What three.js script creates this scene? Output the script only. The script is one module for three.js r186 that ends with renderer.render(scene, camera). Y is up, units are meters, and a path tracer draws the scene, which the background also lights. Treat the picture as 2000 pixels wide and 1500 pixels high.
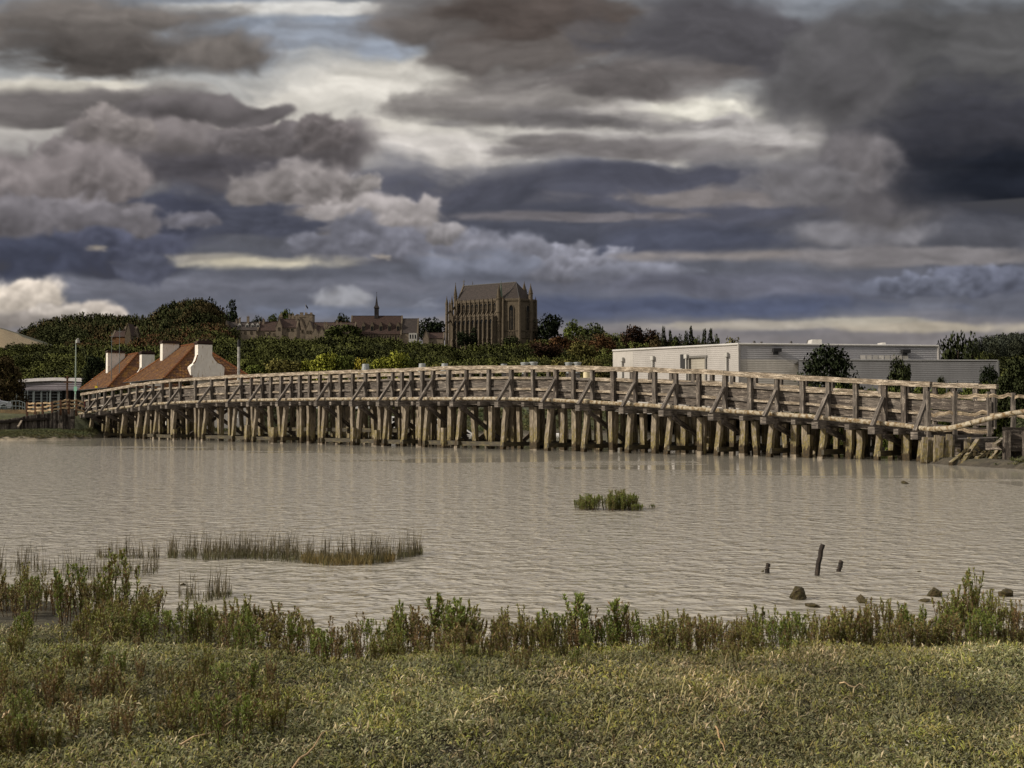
import * as THREE from 'three';
import { mergeGeometries } from 'three/addons/utils/BufferGeometryUtils.js';

// ---------------------------------------------------------------- camera, sky, sun, exposure
const EYE = 2.0, F = 2200, PITCH = Math.atan(62 / 2200);
const scene = new THREE.Scene();
const camera = new THREE.PerspectiveCamera(2 * Math.atan(750 / F) * 180 / Math.PI, 4 / 3, 0.1, 12000);
camera.position.set(0, EYE, 0);
camera.rotation.x = PITCH;
scene.add(camera);
const renderer = new THREE.WebGLRenderer({ antialias: true });
renderer.toneMapping = THREE.LinearToneMapping;
renderer.toneMappingExposure = 1.2;
renderer.shadowMap.enabled = true;
const SUN_TO = new THREE.Vector3(-0.86, 0.46, 0.26).normalize();
const sun = new THREE.DirectionalLight(new THREE.Color().setRGB(1.0, 0.89, 0.74), 3.3);
sun.position.copy(SUN_TO).multiplyScalar(300);
sun.castShadow = true;
sun.shadow.radius = 5;
sun.shadow.mapSize.set(4096, 4096);
Object.assign(sun.shadow.camera, { left: -160, right: 160, top: 160, bottom: -160, near: 1, far: 1200 });
scene.add(sun, sun.target);
const SKY_GAIN = .86;

// ---------------------------------------------------------------- helpers: numbers, noise
function rng(seed) { let s = seed >>> 0; return () => { s = (s + 0x6d2b79f5) | 0; let t = Math.imul(s ^ (s >>> 15), 1 | s); t = (t + Math.imul(t ^ (t >>> 7), 61 | t)) ^ t; return ((t ^ (t >>> 14)) >>> 0) / 4294967296; }; }
const lerp = (a, b, t) => a + (b - a) * t, clamp = (x, a = 0, b = 1) => x < a ? a : x > b ? b : x;
const sstep = (a, b, x) => { const t = clamp((x - a) / (b - a)); return t * t * (3 - 2 * t); };
function table(pts) { return (x) => { if (x <= pts[0][0]) return pts[0][1]; for (let i = 1; i < pts.length; i++) if (x <= pts[i][0]) return lerp(pts[i - 1][1], pts[i][1], (x - pts[i - 1][0]) / (pts[i][0] - pts[i - 1][0])); return pts[pts.length - 1][1]; }; }
const PERM = (() => { const r = rng(77), p = new Uint8Array(512), a = [...Array(256).keys()]; for (let i = 255; i > 0; i--) { const j = Math.floor(r() * (i + 1)); [a[i], a[j]] = [a[j], a[i]]; } for (let i = 0; i < 512; i++) p[i] = a[i & 255]; return p; })();
const GX = new Float32Array(256), GY = new Float32Array(256); for (let i = 0; i < 256; i++) { GX[i] = Math.cos(i / 256 * 6.28318); GY[i] = Math.sin(i / 256 * 6.28318); }
function noise(x, y, px = 256, py = 256) {            // gradient noise about -0.7..0.7, periodic in px, py
  const xf = Math.floor(x), yf = Math.floor(y), fx = x - xf, fy = y - yf;
  const x0 = ((xf % px) + px) % px, x1 = (x0 + 1) % px, y0 = ((yf % py) + py) % py, y1 = (y0 + 1) % py;
  const u = fx * fx * fx * (fx * (fx * 6 - 15) + 10), v = fy * fy * fy * (fy * (fy * 6 - 15) + 10);
  const a = PERM[PERM[x0 & 255] + (y0 & 255)], b = PERM[PERM[x1 & 255] + (y0 & 255)], c = PERM[PERM[x0 & 255] + (y1 & 255)], d = PERM[PERM[x1 & 255] + (y1 & 255)];
  const n0 = GX[a] * fx + GY[a] * fy, n1 = GX[b] * (fx - 1) + GY[b] * fy, n2 = GX[c] * fx + GY[c] * (fy - 1), n3 = GX[d] * (fx - 1) + GY[d] * (fy - 1);
  return lerp(lerp(n0, n1, u), lerp(n2, n3, u), v);
}
function fbm(x, y, o = 5, g = 0.5) { let s = 0, a = 1; for (let i = 0; i < o; i++) { s += a * noise(x, y); x = x * 2.03 + 17.3; y = y * 2.03 + 5.7; a *= g; } return s; }
function billow(x, y, o = 5, g = 0.42) { let s = 0, a = 0.5; for (let i = 0; i < o; i++) { s += a * (1 - 2.6 * Math.abs(noise(x, y))); x = x * 2.05 + 31.3; y = y * 2.05 + 9.7; a *= g; } return s - 0.45; }
const lin = (c) => { c /= 255; return c <= 0.04045 ? c / 12.92 : Math.pow((c + 0.055) / 1.055, 2.4); };

// photograph pixel at a distance straight ahead of the camera -> a point in the place
const CP = Math.cos(PITCH), SP = Math.sin(PITCH);
function P(px, py, D) { const u = (px - 1000) / F, v = (750 - py) / F, s = D / (CP - v * SP); return new THREE.Vector3(u * s, EYE + (v * CP + SP) * s, -D); }
function onWater(px, py, h = 0) { const v = (750 - py) / F, s = (h - EYE) / (v * CP + SP); return P(px, py, s * (CP - v * SP)); }
const pxOf = (x, z) => 1000 + F * x / -z;
const V = (x, y, z) => new THREE.Vector3(x, y, z);

// ---------------------------------------------------------------- the sky: air and clouds by direction
const skyBase = table([[-260, 2.1], [-90, 1.9], [0, 0], [120, 1], [220, 2], [320, 3], [400, 4], [480, 5], [560, 6], [610, 7], [650, 8], [812, 9]]);
const BASE = [[122, 126, 134], [158, 160, 162], [186, 181, 173], [150, 146, 145], [94, 94, 102], [90, 91, 99], [97, 99, 110], [106, 108, 119], [128, 123, 124], [134, 128, 126]];
// x, y, rx, ry, colour, edge softness, raggedness, noise size, light on top, kind (0 layered, 1 heaped)
const CLOUDS = [
  [600, 60, 300, 70, [142, 149, 162], .9, .5, 160, 0, 0], [620, 8, 260, 16, [196, 194, 190], .8, .7, 120, 0, 0], [520, 250, 420, 28, [204, 198, 188], .9, .9, 160, 0, 0],
  [780, 190, 330, 90, [198, 193, 184], .9, .8, 190, 0, 0], [150, 165, 260, 22, [198, 192, 180], .8, .9, 120, 0, 0], [840, 290, 190, 36, [196, 190, 184], .9, .8, 120, 0, 0],
  [1380, 212, 130, 26, [214, 209, 196], .8, .9, 100, 0, 0], [1190, 318, 190, 16, [206, 200, 190], .8, .9, 100, 0, 0], [1480, 262, 150, 40, [178, 173, 170], .9, .9, 110, 0, 0], [1120, 215, 160, 30, [190, 184, 178], .9, .9, 110, 0, 0],
  [1150, 400, 520, 88, [86, 87, 99], .8, .5, 190, .0, 0], [1300, 470, 330, 34, [82, 85, 100], .7, .5, 190, 0, 0], [1000, 440, 230, 60, [78, 80, 91], .9, .5, 150, 0, 0],
  [1400, 380, 240, 20, [128, 122, 122], .9, .9, 120, 0, 0], [1150, 420, 260, 9, [112, 108, 112], .9, 1, 90, 0, 0],
  [120, 40, 330, 46, [112, 106, 102], .7, .7, 150, .1, 0], [230, 92, 330, 50, [88, 83, 80], .75, .6, 140, .25, 0], [440, 100, 110, 42, [110, 104, 100], .7, .8, 90, .2, 1],
  [1030, 40, 330, 95, [104, 98, 95], .9, .6, 190, .0, 0], [1050, 20, 190, 52, [88, 80, 76], .9, .7, 130, 0, 0], [1420, 90, 330, 100, [86, 84, 88], .9, .6, 190, 0, 0], [1230, 150, 280, 40, [104, 99, 98], .9, .8, 140, 0, 0],
  [960, 195, 190, 42, [128, 123, 120], .7, .9, 120, .15, 0], [1120, 232, 200, 26, [112, 108, 108], .8, .9, 110, .1, 0], [1250, 285, 280, 26, [124, 119, 119], .8, .9, 120, .1, 0], [1080, 272, 90, 14, [124, 119, 118], .8, .9, 80, .1, 0], [880, 236, 40, 8, [130, 126, 124], .8, .9, 50, 0, 0],
  [120, 205, 300, 38, [110, 105, 104], .7, .7, 130, .15, 0], [380, 215, 180, 36, [104, 99, 100], .7, .8, 110, .2, 1],
  [330, 300, 360, 74, [112, 106, 106], .55, .8, 130, .35, 1], [560, 290, 145, 62, [98, 93, 94], .40, .8, 90, .35, 1], [205, 255, 80, 46, [126, 119, 117], .45, .9, 70, .3, 1], [620, 262, 60, 46, [104, 98, 98], .35, .9, 60, .3, 1],
  [420, 335, 240, 36, [86, 83, 88], .9, .6, 110, .0, 0], [90, 350, 200, 62, [124, 117, 117], .7, .7, 120, .3, 1], [330, 410, 160, 52, [74, 76, 90], .8, .7, 110, .0, 0],
  [600, 375, 165, 56, [126, 120, 119], .6, .9, 100, .3, 1], [720, 425, 135, 52, [142, 136, 135], .55, .9, 90, .35, 1], [500, 430, 150, 34, [80, 82, 95], .8, .8, 90, 0, 0],
  [120, 430, 170, 62, [112, 108, 112], .6, .8, 100, .3, 1], [210, 490, 125, 56, [78, 80, 95], .40, .6, 80, .35, 1], [50, 505, 170, 56, [70, 73, 88], .6, .6, 100, .2, 1],
  [750, 480, 190, 52, [112, 112, 122], .7, .8, 100, .3, 1], [870, 452, 50, 26, [134, 130, 132], .5, .9, 50, .3, 1], [715, 355, 34, 22, [144, 138, 136], .5, .9, 40, .3, 1], [370, 425, 60, 20, [108, 106, 114], .8, 1, 50, .2, 1],
  [1020, 505, 160, 44, [122, 122, 132], .45, .9, 70, .4, 1], [1140, 515, 130, 40, [122, 122, 132], .45, .9, 60, .4, 1], [930, 520, 140, 40, [112, 115, 128], .7, .8, 80, .25, 1], [1240, 530, 130, 22, [116, 117, 128], .6, .8, 70, .2, 1],
  [470, 512, 170, 14, [194, 185, 164], .9, .8, 100, 0, 0], [400, 500, 120, 10, [150, 144, 136], .9, .9, 80, 0, 0], [190, 482, 22, 5, [140, 132, 124], .9, 1.2, 30, 0, 0], [748, 500, 16, 5, [150, 142, 136], .9, 1.2, 24, 0, 0],
  [400, 560, 420, 22, [112, 113, 124], .9, .7, 120, 0, 0], [280, 520, 60, 40, [84, 86, 100], .6, .7, 60, 0, 1],
  [1500, 498, 460, 12, [138, 131, 129], .9, .9, 130, 0, 0], [1690, 458, 150, 30, [126, 124, 129], .7, .7, 110, .25, 1], [1740, 410, 110, 44, [116, 113, 115], 1, .8, 110, .15, 1], [1500, 560, 460, 24, [104, 105, 118], .9, .7, 150, 0, 0],
  [1900, 545, 95, 40, [104, 107, 122], .40, .8, 70, .4, 1], [1780, 560, 120, 24, [104, 107, 121], .6, .8, 70, .3, 1], [1350, 600, 420, 24, [88, 94, 116], .9, .6, 150, 0, 0], [1800, 500, 250, 20, [126, 122, 124], .9, .9, 120, 0, 0],
  [1560, 636, 330, 10, [162, 154, 143], .9, .9, 120, 0, 0], [1660, 630, 150, 10, [168, 161, 148], .9, .9, 90, 0, 0], [1850, 640, 200, 12, [170, 160, 144], .9, .9, 110, 0, 0],
  [1740, 330, 190, 110, [96, 93, 96], 1, .7, 170, .0, 1], [1860, 120, 330, 150, [92, 91, 92], .9, .6, 220, 0, 0], [1900, 275, 260, 135, [68, 68, 75], 1.1, .6, 190, 0, 0], [1960, 350, 210, 80, [42, 45, 54], 1.2, .5, 170, 0, 0], [1640, 150, 130, 130, [94, 92, 94], .95, .8, 150, 0, 1],
  [1690, 310, 80, 60, [110, 106, 108], 1.1, 1, 90, .1, 1], [1560, 360, 130, 40, [116, 113, 116], .9, .9, 90, .1, 1],
  [50, 592, 78, 42, [188, 177, 164], .40, .9, 55, .35, 1], [180, 612, 62, 26, [176, 166, 156], .45, .9, 45, .35, 1], [115, 612, 62, 18, [176, 167, 158], .5, .9, 40, .3, 1], [20, 625, 90, 20, [150, 142, 136], .8, .7, 50, .2, 1],
  [665, 588, 62, 26, [146, 146, 152], .8, .7, 60, .1, 1], [830, 604, 30, 20, [124, 127, 140], 1, .9, 40, .1, 0], [690, 610, 220, 14, [112, 117, 133], .9, .6, 90, 0, 0],
];
{ // heaped clouds are built of smaller heads along their upper sides
  const r = rng(404), all = CLOUDS.splice(0);
  for (const c of all) {
    CLOUDS.push(c); const [x, y, rx, ry, col, edge, amp, size, lit, heap] = c; if (!heap || rx < 58 || lit < .28) continue;
    const n = Math.round(4 + rx / 36);
    for (let i = 0; i < n; i++) { const a = Math.PI * (.04 + .92 * r()), q = .35 + .62 * r(), s = (.22 + .26 * r()) * Math.min(rx, ry * 2.1), k = .93 + .15 * r() + .04 * (q - .6); CLOUDS.push([x - Math.cos(a) * rx * q, y - Math.sin(a) * ry * q * (.2 + .8 * r()) + ry * .12, s * 1.15, s * .82, col.map((v) => v * k), .65 + .6 * r(), .9, s * .9 + 16, lit * .65, 1]); }
  }
}
function paintFront(X, Y, out) {
  const wx = fbm(X / 210, Y / 150, 4), wy = fbm(X / 210 + 40.1, Y / 150 + 11.7, 4);
  const streak = fbm(X / 340 + wx * .25, Y / 46 + 3.1, 5), fine = fbm(X / 60 + wx, Y / 34 + wy, 5, .62);
  const k = clamp(skyBase(Y + 26 * streak), 0, 8.999), i = Math.floor(k), f = k - i;
  let r = lerp(BASE[i][0], BASE[i + 1][0], f), g = lerp(BASE[i][1], BASE[i + 1][1], f), b = lerp(BASE[i][2], BASE[i + 1][2], f);
  const m0 = 1 + .14 * streak + .05 * fine; r *= m0; g *= m0; b *= m0;
  for (const [x, y, rx, ry, c, edge, amp, size, lit, heap] of CLOUDS) {
    const dx0 = X - x, dy0 = Y - y;
    if (Math.abs(dx0) > rx * 3 || Math.abs(dy0) > ry * 3.4) continue;
    const dx = (dx0 + wx * rx * .28) / rx, dy = (dy0 + wy * ry * .45) / ry;
    let n, n2;
    if (heap) { const u = X / size + wx * .16 + x, v = Y / (size * .80) + wy * .16 + y; n = billow(u, v, 6); n2 = clamp((billow(u, v, 3) - billow(u + .10, v + .24, 3)) * .55, -.5, .5) + .6 * fbm(u * .8, v * .9, 4, .45); }
    else { const u = X / (size * 2.0) + wx * .3 + x, v = Y / (size * .5) + wy * .3 + y; n = fbm(u, v, 6, .56) * 1.3; n2 = fbm(u * 1.3 + 7, v * 1.3, 6, .58) + clamp((n - fbm(u - .05, v - .12, 5, .56) * 1.3) * .7, -.4, .4); }
    const q = 1 - Math.sqrt(dx * dx + dy * dy) + amp * n * .62;
    const soft = (heap ? edge * .66 : edge * .9) * (1 + .9 * clamp(wx * 1.3 + wy * .6, -.6, .8)), m = sstep(-soft * .5, soft * .5, q - .12);
    if (m <= 0.002) continue;
    const s = 1 + lit * clamp(-dy * .75 + n * .45, -.9, .9) * .85 + n2 * (heap ? .30 : .15) + fine * .025;
    r = lerp(r, c[0] * s, m); g = lerp(g, c[1] * s, m); b = lerp(b, c[2] * s, m);
  }
  const mid = billow(X / 190 + wx * .3, Y / 95 + wy * .3, 5), tone = .97 + .06 * mid + .025 * fine, con = (v, m) => m + (v * tone - m) * 1.12;
  { const l = (r + g + b) / 3; r = lerp(r, l, .08); g = lerp(g, l, .08); b = lerp(b, l, .14); } out[0] = con(r, 112); out[1] = con(g, 111); out[2] = con(b, 113);
}
function paintAround(az, el, out) {                    // unseen cloud deck round about, dimmed low and brightened overhead to light the water
  const s = 1 / Math.max(Math.sin(Math.max(el, .02)) + .10, .12), cx = Math.sin(az) * s * 2.2 + 50, cy = -Math.cos(az) * s * 2.2 + 50;
  const w = fbm(cx * .5 + 9, cy * .5, 3), a = fbm(cx + w, cy + w * .7, 6), cover = sstep(-.38, .32, a + .02);
  const hi = [196, 190, 182], lo = [120, 116, 116], up = .50 + 1.0 * sstep(.24, .60, el);
  for (let i = 0; i < 3; i++) out[i] = lerp(hi[i], lo[i], cover) * up * (1 + .18 * fbm(cx * 2.3, cy * 2.3, 4));
}
{
  const W = 4096, H = 2048, data = new Float32Array(W * H * 4), a = [0, 0, 0], b = [0, 0, 0], CW = 512, CH = 128, coarse = new Float32Array((CW + 1) * (CH + 1) * 3);
  const azOf = (u) => { const t = (u - .5) * 2 * Math.PI; return Math.atan2(Math.cos(t), -Math.sin(t)); };
  const one = (az, el) => {
    const front = (1 - sstep(.50, .78, Math.abs(az))) * (1 - sstep(.44, .66, el));
    if (front < 1) paintAround(az, el, b);
    if (front > 0) {
      paintFront(1000 + F * Math.tan(az), 812 - F * Math.tan(el) / Math.cos(az), a);
      for (let i = 0; i < 3; i++) b[i] = front < 1 ? lerp(b[i], a[i], front) : a[i];
    }
    const glow = Math.max(0, Math.sin(az) * Math.cos(el) * SUN_TO.x + Math.sin(el) * SUN_TO.y - Math.cos(az) * Math.cos(el) * SUN_TO.z), g = 1 + 1.1 * Math.pow(glow, 22);   // thin cloud round the sun
    return [lin(b[0]) * g * SKY_GAIN, lin(b[1]) * g * SKY_GAIN, lin(b[2]) * g * SKY_GAIN];
  };
  for (let j = 0; j <= CH; j++) for (let i = 0; i <= CW; i++) coarse.set(one(azOf(i / CW), j / CH * Math.PI / 2), (j * (CW + 1) + i) * 3);
  for (let j = 0; j < H; j++) {
    const el = ((j + .5) / H - .5) * Math.PI;
    for (let i = 0; i < W; i++) {
      const o = (j * W + i) * 4, u = (i + .5) / W, az = azOf(u); data[o + 3] = 1;
      if (el < 0) { data[o] = .10; data[o + 1] = .095; data[o + 2] = .08; continue; }
      if (Math.abs(az) < .62 && el < .56) { const c = one(az, el); data[o] = c[0]; data[o + 1] = c[1]; data[o + 2] = c[2]; continue; }
      const gx = u * CW, gy = el / (Math.PI / 2) * CH, x0 = Math.min(CW - 1, Math.floor(gx)), y0 = Math.min(CH - 1, Math.floor(gy)), fx = gx - x0, fy = gy - y0;
      for (let c = 0; c < 3; c++) { const q = (x, y) => coarse[(y * (CW + 1) + x) * 3 + c]; data[o + c] = lerp(lerp(q(x0, y0), q(x0 + 1, y0), fx), lerp(q(x0, y0 + 1), q(x0 + 1, y0 + 1), fx), fy); }
    }
  }
  const sky = new THREE.DataTexture(data, W, H, THREE.RGBAFormat, THREE.FloatType);
  sky.mapping = THREE.EquirectangularReflectionMapping; sky.colorSpace = THREE.LinearSRGBColorSpace; sky.magFilter = sky.minFilter = THREE.LinearFilter; sky.needsUpdate = true;
  scene.background = sky; scene.environment = sky;
}

// ---------------------------------------------------------------- helpers: names, tags, textures, mesh building
const used = new Map();
function numbered(name) { const n = used.get(name) ?? 0; used.set(name, n + 1); return n ? name + '_' + String(n).padStart(3, '0') : name; }
function tag(o, label, category, group, kind) { if (label) o.userData.label = label; if (category) o.userData.category = category; if (group) o.userData.group = group; if (kind) o.userData.kind = kind; return o; }
function base(name, pos = [0, 0, 0], turn = 0) { const o = new THREE.Group(); o.name = numbered(name); o.position.set(...pos); o.rotation.y = turn; scene.add(o); return o; }
function add(name, geo, mat, parent) { const o = new THREE.Mesh(geo, mat); o.castShadow = o.receiveShadow = true; if (parent) { o.name = name; parent.add(o); } else { o.name = numbered(name); scene.add(o); } return o; }
function copyOf(o, pos, turn = 0, scale = 1) { const c = o.clone(); c.name = numbered(o.name.replace(/_\d{3}$/, '')); c.position.copy(pos); c.rotation.y = turn; if (typeof scale === 'number') c.scale.setScalar(scale); else c.scale.set(...scale); scene.add(c); return c; }

function tex(w, h, fn, srgb = true) {
  const d = new Uint8Array(w * h * 4);
  for (let y = 0; y < h; y++) for (let x = 0; x < w; x++) { const c = fn(x, y), o = (y * w + x) * 4; d[o] = clamp(c[0], 0, 255); d[o + 1] = clamp(c[1], 0, 255); d[o + 2] = clamp(c[2], 0, 255); d[o + 3] = 255; }
  const t = new THREE.DataTexture(d, w, h); t.wrapS = t.wrapT = THREE.RepeatWrapping; t.magFilter = THREE.LinearFilter; t.minFilter = THREE.LinearMipmapLinearFilter; t.generateMipmaps = true;
  if (srgb) t.colorSpace = THREE.SRGBColorSpace; t.needsUpdate = true; return t;
}
const rep = (t, u, v) => { const c = t.clone(); c.repeat.set(1 / u, 1 / v); c.needsUpdate = true; return c; };   // metres that one tile covers
// periodic layered noise on a texture of w x h: cells across and down
const pf = (x, y, w, h, cx, cy, o = 4, s = 0) => { let r = 0, a = 1; for (let i = 0; i < o; i++) { r += a * noise(x / w * cx + s * 7, y / h * cy + s * 13, cx, cy); cx *= 2; cy *= 2; a *= .55; } return r; };
const mixc = (a, b, t) => [lerp(a[0], b[0], t), lerp(a[1], b[1], t), lerp(a[2], b[2], t)];

// weathered timber, the grain along u; pale = bleached with lichen flakes
function woodTex(s, dark, mid, pale, flakes) {
  const W = 512, H = 256;
  return tex(W, H, (x, y) => {
    const g = pf(x, y, W, H, 3, 40, 3, s), l = pf(x, y, W, H, 4, 6, 4, s + 3), fine = pf(x, y, W, H, 12, 90, 2, s + 5), k = pf(x, y, W, H, 40, 30, 3, s + 9);
    let c = mixc(dark, mid, clamp(.5 + g * .7 + l * .5 + fine * .3));
    c = mixc(c, pale, sstep(.25 - flakes, .55 - flakes, l * .8 + k * .7 + g * .3) * .85);
    const crack = sstep(.42, .52, Math.abs(pf(x, y, W, H, 2, 14, 3, s + 21) * 1.2)); c = mixc(c, dark.map((q) => q * .5), crack * .7);
    return c;
  });
}
const TEX = {
  board: woodTex(1, [60, 54, 49], [108, 99, 91], [156, 147, 135], .05), post: woodTex(2, [72, 67, 62], [120, 112, 104], [158, 149, 138], .0),
  pale: woodTex(4, [106, 95, 80], [162, 148, 130], [204, 192, 174], .22), dark: woodTex(6, [28, 23, 20], [58, 49, 42], [82, 72, 62], -.1),
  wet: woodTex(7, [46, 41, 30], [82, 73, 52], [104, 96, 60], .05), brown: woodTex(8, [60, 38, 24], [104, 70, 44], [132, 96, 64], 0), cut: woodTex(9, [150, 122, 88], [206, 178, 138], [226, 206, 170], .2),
};
// piles: v is the height above the water, 4 m to the tile; a wet dark foot, a ragged tide mark of weed and algae, dry wood above
TEX.pile = (() => {
  const W = 512, H = 512;
  return tex(W, H, (x, y) => {
    const hgt = y / H * 4, g = pf(x, y, W, H, 48, 4, 3, 2), n = pf(x, y, W, H, 20, 12, 4, 6), blot = pf(x, y, W, H, 30, 40, 3, 8);
    let c = mixc([88, 80, 70], [154, 143, 126], clamp(.5 + g * .6 + n * .5));
    c = mixc(c, [158, 146, 124], sstep(.2, .5, n * .8 + g * .5) * .6);
    const weed = sstep(1.45, .75, hgt + n * 1.3 + g * .9), foot = sstep(.52, .40, hgt + n * .22 + g * .12);
    c = mixc(c, mixc([82, 76, 46], [136, 122, 72], clamp(.5 + blot * .9)), weed * clamp(.72 + blot * .6));
    c = mixc(c, mixc([44, 38, 26], [76, 62, 40], clamp(.5 + blot)), foot);
    return c;
  });
})();
TEX.pipe = tex(512, 256, (x, y) => { const a = pf(x, y, 512, 256, 18, 5, 5, 3), b = pf(x, y, 512, 256, 60, 20, 3, 5); let c = mixc([158, 148, 128], [118, 105, 84], sstep(-.1, .4, a)); c = mixc(c, [112, 88, 50], sstep(.12, .42, a * .7 + b * .6)); return mixc(c, [178, 170, 152], sstep(.2, .5, -a - b * .4)); });
TEX.stone = tex(512, 512, (x, y) => {
  const row = Math.floor(y / 16), off = (row % 2) * 17 + (row * 37 % 13), bx = Math.floor((x + off) / 32), t = PERM[(bx * 7 + row * 31) & 255] / 255, j = y % 16 < 1 || (x + off) % 32 < 1;
  const n = pf(x, y, 512, 512, 9, 9, 5, 4), st = pf(x, y, 512, 512, 40, 5, 3, 8);
  let c = mixc([97, 90, 78], [132, 123, 107], clamp(t * .6 + .2 + n * .5)); c = mixc(c, [66, 59, 49], sstep(.1, .5, st + n * .5) * .55); return j ? c.map((q) => q * .82) : c;
});
TEX.flint = tex(512, 512, (x, y) => { const n = pf(x, y, 512, 512, 60, 60, 3, 2), m = pf(x, y, 512, 512, 6, 6, 4, 6); return mixc([86, 78, 68], [140, 126, 108], clamp(.5 + n * .7 + m * .4)); });
TEX.slate = tex(512, 512, (x, y) => { const row = Math.floor(y / 12), t = PERM[(Math.floor((x + (row % 2) * 8) / 16) * 3 + row * 17) & 255] / 255, n = pf(x, y, 512, 512, 6, 6, 4, 3); const c = mixc([40, 35, 33], [66, 57, 53], clamp(t * .5 + .25 + n * .6)); return y % 12 < 2 ? c.map((q) => q * .8) : c; });
TEX.tile = tex(512, 512, (x, y) => { const n = pf(x, y, 512, 512, 10, 10, 4, 7), m = pf(x, y, 512, 512, 44, 44, 3, 1); let c = mixc([84, 57, 39], [116, 77, 47], clamp(.5 + m * .7)); c = mixc(c, [150, 112, 42], sstep(-.05, .45, n + m * .4) * .75); return mixc(c, [72, 50, 40], sstep(.15, .5, -n + m * .3) * .6); });
TEX.render = tex(512, 512, (x, y) => { const n = pf(x, y, 512, 512, 5, 5, 5, 7), br = (y % 13 < 1.2) || ((x + (Math.floor(y / 13) % 2) * 20) % 40 < 1); const st = pf(x, y, 512, 512, 24, 4, 4, 2); let c = mixc([222, 217, 208], [236, 232, 224], clamp(.5 + n)); c = mixc(c, [176, 160, 130], sstep(.28, .6, st + n * .4) * .6); return br ? c.map((q) => q * .93) : c; });
TEX.metal = tex(512, 512, (x, y) => { const n = pf(x, y, 512, 512, 4, 3, 4, 7), st = pf(x, y, 512, 512, 40, 2, 3, 2), m = pf(x, y, 512, 512, 50, 50, 2, 4); const k = 226 + n * 20 + st * 7 + m * 6; return [k, k - 2, k - 4]; });
TEX.grit = tex(512, 512, (x, y) => { const n = pf(x, y, 512, 512, 8, 8, 6, 7), m = pf(x, y, 512, 512, 90, 90, 2, 3); const k = 196 + n * 60 + m * 50; return [k, k, k]; });
TEX.bump = tex(256, 256, (x, y) => { const k = 128 + pf(x, y, 256, 256, 16, 16, 5, 7) * 110; return [k, k, k]; }, false);
const rough = (map, u, v, o = {}) => new THREE.MeshStandardMaterial({ map: rep(map, u, v), roughness: .9, ...o });
const M = {
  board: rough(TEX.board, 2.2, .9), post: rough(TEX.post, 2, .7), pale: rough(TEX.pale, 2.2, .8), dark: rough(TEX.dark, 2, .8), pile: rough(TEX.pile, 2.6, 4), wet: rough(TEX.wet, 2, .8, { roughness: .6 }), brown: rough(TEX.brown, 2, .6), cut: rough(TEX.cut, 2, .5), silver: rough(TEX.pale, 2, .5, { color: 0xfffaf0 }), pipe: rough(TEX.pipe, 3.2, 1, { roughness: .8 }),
  stone: rough(TEX.stone, 9, 9, { color: 0xd4ccc2 }), flint: rough(TEX.flint, 8, 8), slate: rough(TEX.slate, 8, 8), tile: rough(TEX.tile, 5, 5), render: rough(TEX.render, 3, 3),
  slateBlue: rough(TEX.slate, 8, 8, { color: 0xc6cad8 }), tileRed: rough(TEX.slate, 7, 7, { color: 0xffd2bb }), tileOrange: rough(TEX.tile, 7, 7, { color: 0xf0e8dc }),
  glassDark: new THREE.MeshStandardMaterial({ color: 0x15171a, roughness: .18 }), lead: new THREE.MeshStandardMaterial({ color: 0x4c4a4a, roughness: .7 }), copper: new THREE.MeshStandardMaterial({ color: 0x5a6a5c, roughness: .8 }),
  white: new THREE.MeshStandardMaterial({ color: 0xd8d6d0, roughness: .7, map: rep(TEX.grit, 3, 3) }), black: new THREE.MeshStandardMaterial({ color: 0x17171a, roughness: .7 }), steel: new THREE.MeshStandardMaterial({ color: 0x6d7678, roughness: .55, metalness: .3 }),
};
const RND = rng(4242);

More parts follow.
